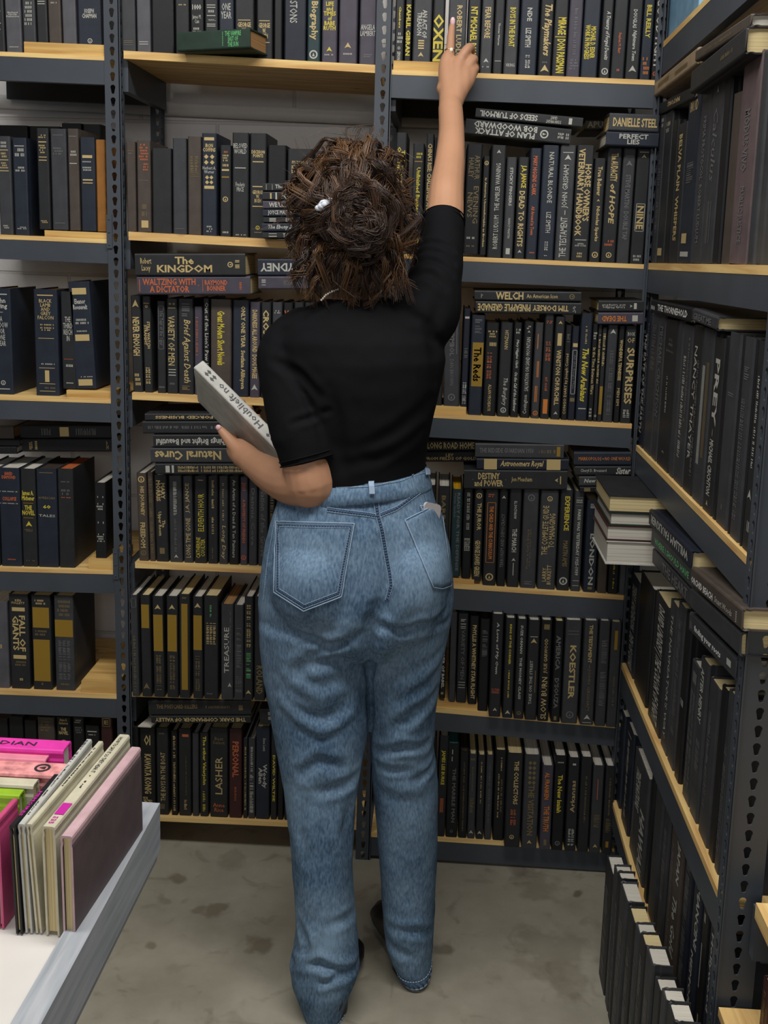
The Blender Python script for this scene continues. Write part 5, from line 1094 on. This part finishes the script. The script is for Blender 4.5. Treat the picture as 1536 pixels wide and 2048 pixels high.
def seam(mb, pts, r=.0007, dash=True, off=.0012, step=3.2, mi=0):
    D = dense(pts, step)
    W3 = [onj(x, y, off) for x, y in D]
    if not dash: mb.tube(W3, r, 5, mi); return
    for i in range(0, len(W3)-1, 1):
        a, b = W3[i], W3[i+1]
        if (a-b).length < .02: mb.tube([a, a+(b-a)*.72], r, 5, mi)
def part(mb, name, m, parent=None, smooth=True):
    o = mb.build(name, m, None, smooth); pchild(o)
    if parent is not None:
        o.parent = parent; o.matrix_parent_inverse = Matrix.Identity(4)
    return o
def pocket(tl, tr, bot, name='back_pocket', up=.0024):
    n = 26; mb = MB(); G = []
    segs = [(Vector(bot[i+1])-Vector(bot[i])).length for i in range(len(bot)-1)]; T = sum(segs)
    def bp(u):
        d = u*T
        for i, s in enumerate(segs):
            if d <= s or i == len(segs)-1: return Vector(bot[i]).lerp(Vector(bot[i+1]), min(1, d/s))
            d -= s
    for j in range(n+1):
        for i in range(n+1):
            u = i/n; v = j/n; t = Vector(tl).lerp(Vector(tr), u); q = t.lerp(bp(u), v)
            edge = i in (0, n) or j in (0, n)
            G.append(onj(q.x, q.y, -.001 if edge else up))
    mb.add(G, [(j*(n+1)+i, j*(n+1)+i+1, (j+1)*(n+1)+i+1, (j+1)*(n+1)+i) for j in range(n) for i in range(n)])
    o = part(mb, name, M_den, J)
    # double stitching: a frayed light edge and two inner rows
    out = [tl, tr]+list(reversed(bot))+[tl]
    c = Vector((sum(p[0] for p in out[:-1])/(len(out)-1), sum(p[1] for p in out[:-1])/(len(out)-1)))
    mb = MB(); seam(mb, out, .0011, False, .0028)
    part(mb, 'edge_fray', M_thr, o)
    mb = MB()
    for k in (5, 13):
        ins = []
        for p in out:
            d = Vector(p)-c; ins.append(tuple(c+d*(1-k/d.length)))
        seam(mb, ins, .0007, True, .0030)
    part(mb, 'stitching', M_thr, o)
    mb = MB(); ins = []
    for p in out:
        d = Vector(p)-c; ins.append(tuple(c+d*(1-9/d.length)))
    seam(mb, ins, .0019, True, .0017, 5.2); part(mb, 'seam_pucker', M_thd, o)
    return o
pocket((553, 1043), (709, 1047), [(550, 1184), (608, 1221), (683, 1192)])
pocket((809, 1040), (879, 1004), [(865, 1174), (884, 1177), (901, 1171)], up=.0050)
mb = MB()
for dx in (0, 9):
    seam(mb, [(746+dx, 990), (751+dx, 1029), (759+dx, 1061), (769+dx, 1120), (775+dx, 1149), (778+dx, 1172), (770+dx*.8, 1200)], .0008, True, .0012)
for dy in (0, 8):
    seam(mb, [(655, 1015+dy), (700, 1021+dy), (734, 1025+dy), (755, 1029+dy)], .0008); seam(mb, [(761, 1026+dy), (793, 1013+dy), (822, 992+dy), (855, 968+dy)], .0008)
seam(mb, [(556, 1015), (547, 1060), (536, 1120), (528, 1200)], .0008)
part(mb, 'stitching', M_thr, J)
mb = MB(); seam(mb, [(750, 992), (755, 1030), (764, 1062), (774, 1121), (780, 1150), (783, 1173), (775, 1200)], .0026, True, .0004, 5.0)
seam(mb, [(655, 1019), (700, 1025), (734, 1029), (755, 1033)], .0024, True, .0004, 5.2); seam(mb, [(761, 1030), (793, 1017), (822, 996), (855, 972)], .0024, True, .0004, 5.2)
part(mb, 'seam_pucker', M_thd, J)
# waistband: a belt round the top
mb = MB(); rg = []
for (r, g) in (((984, 577, 862, 1.945, .108), .001), ((980, 577, 861, 1.945, .110), .004), ((966, 582, 857, 1.945, .106), .004), ((948, 588, 853, 1.945, .101), .004), ((944, 590, 851, 1.945, .094), .001)):
    py, xl, xr, yc, hd = r
    q = ring(py, xl-2, xr+2, yc, hd+g)
    for p in q: p.z += (p.x-PYd(730, 960, 1.945).x)*.10
    rg.append(q)
mb.loft(rg, cap=False); wb = part(mb, 'waistband', M_den, J)
WB = BVHTree.FromPolygons([v.co for v in wb.data.vertices], [p.vertices for p in wb.data.polygons])
mb = MB()
for dz in (3, 18):
    pts = [onj(x, y, .0008, WB) for x, y in dense([(672, 979-dz), (740, 976-dz), (800, 965-dz), (850, 948-dz)], 3.2)]
    for i in range(len(pts)-1): mb.tube([pts[i], pts[i]+(pts[i+1]-pts[i])*.7], .0007, 5)
part(mb, 'stitching', M_thr, wb)
def loop(pts, w=5.5):
    mb = MB(); c = []
    for (x, y) in pts:
        for dx, of in ((-w, .001), (-w, .004), (w, .004), (w, .001)):
            c.append(onj(x+dx, y, of+.002, WB))
    n = len(pts)
    mb.add(c, [(4*i+k, 4*i+k+1, 4*i+k+5, 4*i+k+4) for i in range(n-1) for k in range(3)]+[(0, 1, 2, 3), (4*n-4, 4*n-3, 4*n-2, 4*n-1)])
    return part(mb, 'belt_loop', M_thr, wb, False)
loop([(742, 953), (742, 962), (743, 972), (744, 981), (744, 988)]); loop([(849, 921), (850, 930), (851, 940), (852, 950)], 3)
# hems
def hem(rows, name='hem'):
    mb = MB(); r = []
    for (row_, g) in rows:
        py, xl, xr, yc, hd = row_; r.append(ring(py, xl-1.5, xr+1.5, yc, hd+g))
    mb.loft(r, cap=False); o = part(mb, name, M_den, J)
    mb = MB(); a = [p for p in r[0]]; 
    for q, dz in ((r[0], 0), (r[-1], 0)):
        for k in range(len(q)):
            a_, b_ = q[k], q[(k+1) % len(q)]
            mb.tube([a_, a_+(b_-a_)*(.7 if q is r[0] else 1)], .0011 if q is r[0] else .0016, 5)
    part(mb, 'hem_fray', M_thr, o)
    mb = MB()
    for k in range(0, len(r[0]), 2):
        mb.tube([r[0][k].lerp(r[-1][k], .15), r[0][(k+1) % 44].lerp(r[-1][(k+1) % 44], .85)], .0022, 5)
    part(mb, 'seam_pucker', M_thd, o)
hem([((2010, 607, 692, 1.868, .067), .004), ((2018, 610, 690, 1.867, .066), .005), ((2028, 614, 687, 1.866, .063), .004)])
hem([((1922, 792, 862, 1.978, .061), .004), ((1930, 798, 861, 1.977, .058), .005), ((1940, 804, 860, 1.976, .055), .004)])
# --- boots
M_boot = mat('black_leather', srgb(26, 26, 28), .4, 0, .5, bump=.1, bscale=120)
def boot(heel, toe, hemc):
    H = PZd(*heel, 0); T = PZd(*toe, 0); d = (T-H); d.z = 0; d.normalize(); s = Vector((d.y, -d.x, 0)); Lf = .245; mb = MB()
    up = Vector((0, 0, 1))
    fr = [(.0, .032, .060, .055), (.04, .036, .058, .058), (.08, .038, .052, .05), (.13, .040, .040, .036), (.17, .042, .032, .030), (.21, .036, .024, .024), (Lf, .012, .016, .014)]
    rings = []
    for (q, wx, zc, hz) in fr:
        c = H+d*q+up*zc; rings.append([c+s*math.cos(t)*wx+up*math.sin(t)*hz*(1 if math.sin(t) > 0 else min(1, (zc-.012)/hz)) for t in [2*math.pi*k/20 for k in range(20)]])
    mb.loft(rings)
    limb(mb, [H+d*.04+up*.05, H+d*.042+up*.10, hemc], [.034, .034, .036])
    hp = [H+d*(.045+.036*math.cos(t))+s*(.033*math.sin(t)) for t in [2*math.pi*k/20 for k in range(20)]]
    mb.loft([[p for p in hp], [p+up*.02 for p in hp], [p+up*.06 for p in hp]])
    o = part(mb, 'boot', [M_boot]); bm = bmesh.new(); bm.from_mesh(o.data); bmesh.ops.recalc_face_normals(bm, faces=bm.faces); bm.to_mesh(o.data); bm.free()
    return rmesh(o, .004, .5, 4)
boot((652, 2052), (684, 1950), PYd(655, 1975, 1.885)); boot((829, 1966), (790, 1885), PYd(830, 1880, 1.982))
# --- body
mb = MB()
mb.loft([ring(*r) for r in ((600, 670, 770, 1.935, .055), (625, 620, 815, 1.935, .065), (650, 575, 852, 1.935, .078), (700, 560, 872, 1.93, .088), (780, 590, 865, 1.93, .085), (880, 610, 850, 1.935, .080), (960, 600, 843, 1.943, .086), (1050, 560, 870, 1.945, .105), (1180, 545, 885, 1.95, .105), (1260, 560, 875, 1.95, .09))])
P, r = chain([(705, 640, 1.94, .050), (705, 560, 1.935, .046), (705, 500, 1.95, .048)]); limb(mb, P, r)
HC = PYd(704, 420, 1.955)
mb.ball(HC, (.074, .093, .104), n=22)
mb.ball(HC+Vector((0, .035, -.045)), (.055, .055, .070), n=16)          # jaw
mb.ball(HC+Vector((0, .098, -.022)), (.012, .018, .020), n=8); limb(mb, [HC+Vector((0, .088, .012)), HC+Vector((0, .104, -.022))], [.007, .009])   # nose
for s in (-1, 1):
    mb.ball(HC+Vector((s*.030, .078, .006)), (.014, .010, .009), n=8)     # eye
    mb.ball(HC+Vector((s*.074, .004, -.018)), (.008, .017, .028), n=8)    # ear
mb.ball(HC+Vector((0, .084, -.055)), (.024, .012, .008), n=8)             # lips
# left arm, bent round the book
P, r = chain([(612, 680, 1.93, .034), (576, 726, 1.915, .043), (590, 830, 1.885, .043), (614, 930, 1.865, .045), (622, 966, 1.865, .048)]); limb(mb, P, r)
P, r = chain([(622, 966, 1.865, .047), (585, 966, 1.90, .042), (548, 952, 1.955, .036), (515, 932, 2.01, .029), (500, 921, 2.035, .026)]); limb(mb, P, r)
# left palm under the lower edge of the book, thumb along it
P, r = chain([(503, 922, 2.03, .026), (490, 912, 2.055, .027), (475, 899, 2.08, .024)]); limb(mb, P, r)
P, r = chain([(484, 907, 2.05, .019), (466, 889, 2.065, .0135), (451, 871, 2.075, .0105), (439, 857, 2.08, .0075)]); limb(mb, P, r)
for sf, rr_, lf in ((.088, .0090, .060), (.112, .0098, .045), (.137, .0100, .040), (.161, .0095, .048)):
    q = lambda e, x, t=0: hb_n+hb_z*(sf+t)+hb_y*e+hb_x*x
    base = PYd(500-(sf-.088)*420, 918-(sf-.088)*360, 2.075)
    limb(mb, [base, q(.158, .004), q(.148, .036), q(.095, .040), q(lf, .037, .004)], [rr_*1.25, rr_*1.15, rr_, rr_*.95, rr_*.8])
# right arm, raised
P, r = chain([(820, 640, 1.93, .052), (862, 590, 1.955, .048), (880, 500, 2.02, .041), (890, 430, 2.08, .0365), (893, 380, 2.115, .0345), (900, 320, 2.17, .0300), (903, 265, 2.215, .0265), (901, 215, 2.255, .0255)]); limb(mb, P, r)
# right hand: back of the hand towards us
def hp(zx, zy, y, r): return (820+zx/8.533, 20+zy/8.533, y, r)
P, r = chain([hp(690, 1650, 2.26, .0245), hp(690, 1400, 2.285, .0245), hp(640, 1150, 2.30, .020), hp(620, 950, 2.312, .0165), hp(650, 800, 2.318, .014)]); limb(mb, P, r)
P, r = chain([hp(740, 1550, 2.27, .0225), hp(800, 1300, 2.29, .0225), hp(800, 1050, 2.305, .019), hp(830, 900, 2.31, .015)]); limb(mb, P, r)
P, r = chain([hp(800, 1450, 2.28, .020), hp(900, 1250, 2.295, .0195), hp(940, 1080, 2.305, .0165)]); limb(mb, P, r)
P, r = chain([hp(820, 1420, 2.285, .018), hp(960, 1230, 2.30, .0165), hp(1040, 1080, 2.31, .014)]); limb(mb, P, r)
limb(mb, *chain([hp(665, 850, 2.318, .0125), hp(690, 640, 2.33, .0095), hp(700, 450, 2.34, .0088), hp(715, 310, 2.347, .0078), hp(727, 200, 2.35, .0060)]))       # index, pointing
limb(mb, *chain([hp(830, 900, 2.31, .0125), hp(930, 730, 2.312, .0105), hp(1010, 640, 2.32, .0100), hp(1050, 680, 2.342, .0090), hp(1030, 790, 2.35, .0080)]))      # middle, folded
limb(mb, *chain([hp(960, 1020, 2.308, .0120), hp(1060, 860, 2.315, .0098), hp(1095, 840, 2.325, .0095), hp(1090, 900, 2.345, .0085), hp(1060, 990, 2.348, .0078)]))   # ring finger
limb(mb, *chain([hp(1040, 1100, 2.31, .0115), hp(1105, 1010, 2.316, .0090), hp(1120, 1000, 2.328, .0085), hp(1105, 1070, 2.345, .0078), hp(1080, 1130, 2.346, .0070)]))   # little finger
limb(mb, *chain([hp(560, 1350, 2.29, .014), hp(600, 1150, 2.33, .0115), hp(720, 1000, 2.352, .0100), hp(820, 920, 2.355, .0080)]))                                   # thumb, behind
# legs inside the jeans and feet
limb(mb, *chain([(640, 1230, 1.94, .075), (640, 1500, 1.92, .050), (648, 1700, 1.90, .045), (650, 1950, 1.88, .035), (652, 2020, 1.878, .03)]))
limb(mb, *chain([(815, 1230, 1.96, .07), (806, 1500, 1.97, .048), (815, 1700, 1.98, .043), (830, 1900, 1.982, .032), (832, 1935, 1.985, .03)]))
# tendons on the back of the hand
for a, b in ((hp(700, 1350, 2.262, .004), hp(660, 960, 2.298, .004)), (hp(760, 1330, 2.268, .0042), hp(830, 960, 2.292, .004)), (hp(800, 1360, 2.272, .004), hp(950, 1100, 2.288, .004))):
    limb(mb, *chain([a, b]), n=8)
BO = mb.build('body', [M_skin], None, recalc=True); pchild(BO); rmesh(BO, .0030, .5, 8)
def nail(c, r, d):
    mb = MB(); mb.ball(PYd(*c), r, n=8); part(mb, 'fingernail', M_nail, BO)
nail((*hp(729, 195, 2.343, 0)[:2], 2.3445), (.0056, .0028, .0095), 0)
nail((437, 855, 2.074), (.0062, .004, .006), 0)
M_goldm = mat('gold_metal', srgb(214, 170, 100), .3, 1)
M_pearl = mat('pearl', srgb(236, 232, 224), .25)
def ringpart(c, rad, ax):
    mb = MB(); C_ = PYd(*c); a = ax.normalized(); o1 = a.orthogonal().normalized(); o2 = a.cross(o1)
    pts = [C_+(o1*math.cos(t)+o2*math.sin(t))*rad for t in [2*math.pi*k/24 for k in range(25)]]
    mb.tube(pts, .0012, 6, 0, False)
    o = mb.build('ring', M_goldm, None, True); return o
o = ringpart((*hp(680, 690, 2.327, 0)[:2], 2.327), .0108, Vector((.05, .1, 1))); tag(o, 'gold ring with round white stone on the pointing finger', 'ring')
mb = MB(); mb.ball(PYd(*hp(705, 680, 2.314, 0)[:2], 2.3135), (.0042, .003, .0046), n=10); s_ = mb.build('stone', M_pearl, None, True); s_.parent = o
o = ringpart((*hp(1100, 905, 2.33, 0)[:2], 2.325), .0108, Vector((.5, .2, .8))); tag(o, 'thin gold ring on the folded ring finger of the raised hand', 'ring')
# --- shirt
mb = MB()
mb.loft([ring(*r) for r in ((596, 655, 790, 1.935, .066), (606, 630, 812, 1.935, .072), (622, 590, 840, 1.935, .080), (645, 556, 868, 1.935, .090), (680, 546, 886, 1.93, .100), (720, 556, 892, 1.928, .106), (780, 580, 880, 1.928, .106), (830, 598, 868, 1.93, .102),
   (880, 608, 858, 1.935, .099), (920, 600, 853, 1.942, .101), (950, 592, 851, 1.945, .103), (966, 588, 850, 1.945, .104))])
for v_ in (0,):
    mb.v = [(x, y, z+(x-PYd(730, 960, 1.945).x)*(.14 if z < PYd(730, 900, 1.945).z else 0)) for x, y, z in mb.v]
limb(mb, *chain([(610, 668, 1.93, .052), (570, 712, 1.915, .052), (586, 800, 1.89, .0545), (604, 880, 1.868, .054)]), n=24)
P, r = chain([(590, 800, 1.89, .0545), (604, 870, 1.87, .054), (618, 923, 1.864, .0525)]); mb.tube(P, r, 24)
limb(mb, *chain([(810, 670, 1.93, .070), (850, 625, 1.94, .066), (868, 570, 1.96, .052), (878, 520, 1.995, .046)]), n=24)
P, r = chain([(868, 575, 1.96, .052), (880, 500, 2.01, .0445), (885, 465, 2.035, .0415), (888, 436, 2.058, .0395)]); mb.tube(P, r, 24)
SHT = mb.build('shirt', [mat('black_jersey', srgb(15, 16, 19), .85, 0, .12, bump=.05, bscale=900)], None, recalc=True); pchild(SHT); rmesh(SHT, .0045, .5, 6)
folds(SHT, [([(835, 495), (870, 485), (905, 499)], .005, .006), ([(831, 513), (870, 503), (908, 524)], .005, .006), ([(826, 532), (870, 522), (905, 548)], .005, .007), ([(822, 556), (860, 548), (890, 575)], .006, .008),
 ([(585, 848), (620, 836), (656, 822)], .006, .006), ([(548, 722), (600, 748), (640, 792)], .006, .008), ([(560, 728), (610, 790), (650, 900)], .004, .007), ([(660, 780), (676, 850), (684, 940)], .004, .012), ([(720, 900), (780, 870), (860, 800)], .004, .012),
 ([(690, 930), (760, 915), (840, 860)], .004, .010), ([(640, 612), (600, 640), (560, 670)], .003, .010), ([(880, 600), (860, 660), (870, 760)], .005, .012), ([(800, 620), (840, 640), (880, 690)], .005, .010)], .006)
def cuff(P, d, r):
    mb = MB(); d = d.normalized(); o1 = d.orthogonal().normalized(); o2 = d.cross(o1)
    for s in (-.0015, -.010):
        pts = [P+d*s+(o1*math.cos(t)+o2*math.sin(t))*(r+.0008) for t in [2*math.pi*k/40 for k in range(41)]]
        mb.tube(pts, .0013, 6, 0, False)
    part(mb, 'cuff', SHT.data.materials[0], SHT)
cuff(PYd(618, 921, 1.864), PYd(618, 923, 1.864)-PYd(604, 870, 1.87), .0525); cuff(PYd(888, 438, 2.058), PYd(888, 436, 2.058)-PYd(885, 465, 2.035), .0395)
# --- necklace
mb = MB(); SB = BVHTree.FromPolygons([v.co for v in SHT.data.vertices], [p.vertices for p in SHT.data.polygons])
for x, y in dense([(643, 600), (652, 590), (664, 583), (680, 577), (697, 575)], 4.2):
    mb.ball(PYd(x, y, 1.868), .0021, n=6)
mb.tube([PYd(x, y, 1.868) for x, y in ((697, 575), (720, 573), (745, 571), (770, 568), (790, 575))], .0005, 5)
o = part(mb, 'necklace', M_pearl)
# --- hair: pinned-up curls in clumps of strands
M_h = [mat('dark_brown_hair', srgb(48, 34, 27), .45, 0, .5), mat('brown_hair', srgb(68, 48, 36), .42, 0, .5), mat('auburn_hair', srgb(100, 72, 48), .4, 0, .5)]
mb = MB(); mb.ball(HC+Vector((0, -.004, .008)), (.082, .098, .108), n=22); BC_ = PYd(712, 430, 1.835)
mb.ball(BC_, (.046, .036, .044), n=18); mb.ball(PYd(695, 480, 1.893), (.056, .03, .045), n=14); mb.ball(PYd(706, 540, 1.895), (.05, .028, .05), n=14)
cap = part(mb, 'hair', [M_h[0]], None); bm = bmesh.new(); bm.from_mesh(cap.data); bmesh.ops.recalc_face_normals(bm, faces=bm.faces); bm.to_mesh(cap.data); bm.free(); rmesh(cap, .005, .5, 6)
rh = random.Random(11)
cu = bpy.data.curves.new('strands', 'CURVE'); cu.dimensions = '3D'; cu.bevel_depth = .00075; cu.bevel_resolution = 0; cu.resolution_u = 1
for m in M_h: cu.materials.append(m)
def strand(pts, mi, w=1.0):
    sp = cu.splines.new('POLY'); sp.points.add(len(pts)-1)
    for i, p in enumerate(pts):
        sp.points[i].co = (*p, 1); t = i/(len(pts)-1); sp.points[i].radius = w*(1-.75*t**3)
    sp.material_index = mi
def clump(ctrl, n, spread, wob, col=None, w=1.0):
    "ctrl: list of vectors; n strands that follow it, wavy"
    K = 20; cl = []
    P = ctrl
    for k in range(K+1):
        t = k/K*(len(P)-1); i = min(int(t), len(P)-2); f = t-i
        p0 = P[max(i-1, 0)]; p1 = P[i]; p2 = P[i+1]; p3 = P[min(i+2, len(P)-1)]
        cl.append(.5*((2*p1)+(p2-p0)*f+(2*p0-5*p1+4*p2-p3)*f*f+(3*p1-p0-3*p2+p3)*f**3))
    ph = rh.uniform(0, 6); fq = rh.uniform(.5, 1.5); sd = Vector((rh.uniform(-9, 9), rh.uniform(-9, 9), rh.uniform(-9, 9)))
    for s in range(n):
        of = Vector((rh.gauss(0, 1), rh.gauss(0, 1), rh.gauss(0, 1)))*spread
        c = col if col is not None else rh.choice((0, 0, 1, 1, 1, 2))
        pts = []
        for k, q in enumerate(cl):
            t = k/K
            a = ph+t*fq*6.28
            tan = (cl[min(k+1, K)]-cl[max(k-1, 0)]).normalized(); n1 = tan.orthogonal().normalized(); n2 = tan.cross(n1)
            env = math.sin(math.pi*min(1, t*1.1))*.7+.3
            pts.append(q+(n1*math.cos(a)+n2*math.sin(a))*wob*env+of*(.5+t*.8)+noise.noise_vector(q*22+sd+of*30)*wob*.6)
        strand(pts, c, w*rh.uniform(.7, 1.3))
def sc(th, ph, k=1.0):      # point over the scalp; th from the top, ph round the head (0 = towards us)
    return HC+Vector((.086*math.sin(th)*math.sin(ph)*k, -.102*math.sin(th)*math.cos(ph)*k, .112*math.cos(th)*k+.006))
for i in range(170):        # swept up to the bun
    ph = rh.uniform(-2.3, 2.3); th = rh.uniform(.15, 2.3)
    a = sc(th, ph, rh.uniform(.92, 1.0)); e = BC_+Vector((rh.gauss(0, .026), rh.gauss(0, .008)+.014, rh.gauss(0, .022)))
    m1 = a.lerp(e, .35); m2 = a.lerp(e, .7)
    m1 = HC+(m1-HC).normalized()*rh.uniform(.108, .122); m2 = m2+Vector((0, -.02, 0))
    if rh.random() < .4: m1 += Vector((rh.gauss(0, .012), -.004, rh.gauss(0, .012)))
    clump([a, m1, m2, e], 16, .0040, .0034, 2 if (a.z > HC.z+.05 and rh.random() < .3) or rh.random() < .12 else None)
BL = PYd(722, 440, 1.835)
for i in range(85):         # looped untidily round the bun
    R0 = rh.uniform(.018, .056); a0 = rh.uniform(0, 6.28); tw = rh.uniform(1.6, 3.4)*rh.choice((1, 1, -1)); dy = -.044*math.sqrt(max(0, 1-(R0/.062)**2))
    ctr = BL+Vector((rh.gauss(0, .010), rh.gauss(0, .004), rh.gauss(0, .010))); tx = rh.uniform(-.5, .5); tz = rh.uniform(-.5, .5); el = rh.uniform(.7, 1.25)
    c = []
    for t in (0, .25, .5, .75, 1):
        u_ = math.cos(a0+tw*t)*R0*el*(1-.25*t); v_ = math.sin(a0+tw*t)*R0/el*(1-.25*t)
        c.append(ctr+Vector((u_, dy+u_*tx*.6+v_*tz*.6, v_)))
    clump(c, 15, .0034, .004, rh.choice((None, None, 0, 0, 1)))
for i in range(105):        # back of the head falling to the nape
    x0 = rh.uniform(635, 790); y0 = rh.uniform(430, 520); x1 = x0+rh.gauss(0, 14)+(x0-705)*.12; y1 = y0+rh.uniform(35, 115)
    if y1 > 600: y1 = 600-rh.uniform(0, 20)
    a = PYd(x0, y0, 1.872+abs(x0-705)*.0004); b = PYd((x0+x1)/2+rh.gauss(0, 9), (y0+y1)/2, 1.852+abs(x0-705)*.0005); c = PYd(x1, y1, 1.868+rh.gauss(0, .008))
    clump([a+Vector((0, .02, .01)), a, b, c], 15, .0040, .005, rh.choice((None, 0, 1, None, 2)))
LO = [(640, 470, 1.88, 612, 520, 600, 560), (620, 440, 1.90, 592, 480, 606, 520), (650, 500, 1.88, 622, 560, 640, 600), (680, 500, 1.86, 672, 550, 700, 602), (720, 500, 1.86, 730, 550, 712, 590), (745, 490, 1.87, 752, 540, 770, 590), (770, 480, 1.88, 790, 530, 768, 585),
      (790, 470, 1.89, 815, 510, 800, 560), (800, 440, 1.90, 826, 470, 822, 520), (790, 420, 1.90, 816, 450, 830, 500), (770, 500, 1.88, 800, 550, 815, 590), (700, 510, 1.86, 690, 560, 705, 585), (660, 480, 1.87, 640, 530, 655, 570), (735, 520, 1.86, 742, 570, 735, 600),
      (615, 400, 1.92, 590, 430, 600, 470), (620, 360, 1.92, 588, 380, 596, 420), (640, 330, 1.93, 600, 350, 592, 390), (780, 350, 1.92, 812, 390, 818, 430), (750, 320, 1.93, 790, 330, 806, 370), (690, 310, 1.92, 640, 310, 606, 340), (720, 306, 1.92, 690, 296, 650, 312), (700, 330, 1.87, 640, 345, 600, 400),
      (730, 330, 1.87, 780, 360, 800, 420), (640, 500, 1.88, 604, 540, 590, 575), (765, 470, 1.87, 790, 500, 832, 470), (600, 470, 1.9, 590, 500, 612, 545)]
for q in LO:
    for j in range(4):
        jx = rh.gauss(0, 9); jy = rh.gauss(0, 9)
        a = PYd(q[0]+jx, q[1]+jy, q[2]+.01); b = PYd(q[3]+jx+rh.gauss(0, 5), q[4]+jy, q[2]-.005+rh.gauss(0, .01)); c = PYd(q[5]+rh.gauss(0, 11), q[6]+jy+rh.gauss(0, 9), q[2]+rh.gauss(0, .012))
        clump([a, a.lerp(b, .5)+Vector((0, -.018, .006)), b, c], 15 if j < 2 else 7, .0032, .0055, rh.choice((None, 1, 2, 0)))
for i in range(50):        # loose flyaways
    ph = rh.uniform(-1.9, 1.9); th = rh.uniform(.1, 2.2); a = sc(th, ph, 1.02); o_ = (a-HC).normalized()
    clump([a, a+o_*rh.uniform(.006, .018)+Vector((rh.gauss(0, .02), 0, rh.gauss(0, .02))), a+o_*rh.uniform(.004, .02)+Vector((rh.gauss(0, .035), -.01, rh.gauss(0, .035)))], 2, .003, .006, rh.choice((1, 2)), .6)
for (x0, y0, x1, y1) in ((800, 500, 815, 575), (780, 520, 770, 600), (620, 520, 575, 560), (640, 540, 612, 600), (700, 560, 712, 610), (760, 560, 738, 612)):
    for j in range(3): clump([PYd(x0, y0, 1.87), PYd((x0+x1)/2+rh.gauss(0, 8), (y0+y1)/2, 1.855), PYd(x1+rh.gauss(0, 8), y1, 1.86)], 4, .002, .006, 2, .8)
so = bpy.data.objects.new('strands', cu); COL.objects.link(so)
me = bpy.data.meshes.new_from_object(so.evaluated_get(bpy.context.evaluated_depsgraph_get())); bpy.data.objects.remove(so)
o = link('hair_strands', me); pchild(o); o.parent = cap; o.matrix_parent_inverse = Matrix.Identity(4); tag(o, kind='stuff')
mb = MB(); C_ = PYd(648, 410, 1.842)
for k in range(5):
    t = k/4; mb.ball(PYd(638+22*t, 416-14*t, 1.832-.004*math.sin(3.1*t)), (.0075, .004, .0055), n=8)
mb.tube([PYd(636, 414, 1.838), PYd(644, 404, 1.828), PYd(662, 399, 1.835)], .0035, 8)
mb.build('hair_clip', mat('pearly_plastic', srgb(206, 212, 222), .3), None, True); tag(bpy.context.scene.objects['hair_clip'], 'shiny white hair clip at the left of the bun', 'hair clip')
# --- the book she holds and the phone in her pocket
hb = book(hb_n, hb_x, hb_y, hb_z, .027, (f_-hb_n).length, .148, 'w', 'D k 8 20 @20-80;^ k 24 72 @20-72 Houblieft no;D k 78 92 @20-80', 'w')
tag(hb, 'white hardback with patterned spine held in her left hand', 'book')
mb = MB(); A = onj(848, 1016, .004); B = onj(876, 1008, .004); u = (B-A).normalized()
mbp = MB(); c0 = onj(862, 1020, .0002); nx = u; nz = Vector((.12, .1, 1)).normalized(); ny = nz.cross(nx).normalized()
pts = []
w2, h2, rr = .022, .062, .008
for (cx_, cz_, a0) in ((w2-rr, h2-rr, 0), (-w2+rr, h2-rr, 90), (-w2+rr, -h2+rr, 180), (w2-rr, -h2+rr, 270)):
    for k in range(6):
        t = math.radians(a0+18*k); pts.append((cx_+rr*math.cos(t), cz_+rr*math.sin(t)))
cc = c0-nz*(h2-.013)
mbp.loft([[cc+nx*x+nz*z+ny*d for x, z in pts] for d in (.0, .0040)])
tag(mbp.build('phone', mat('pale_phone_case', srgb(196, 190, 192), .35)), 'pale phone sticking out of the right back pocket', 'phone')
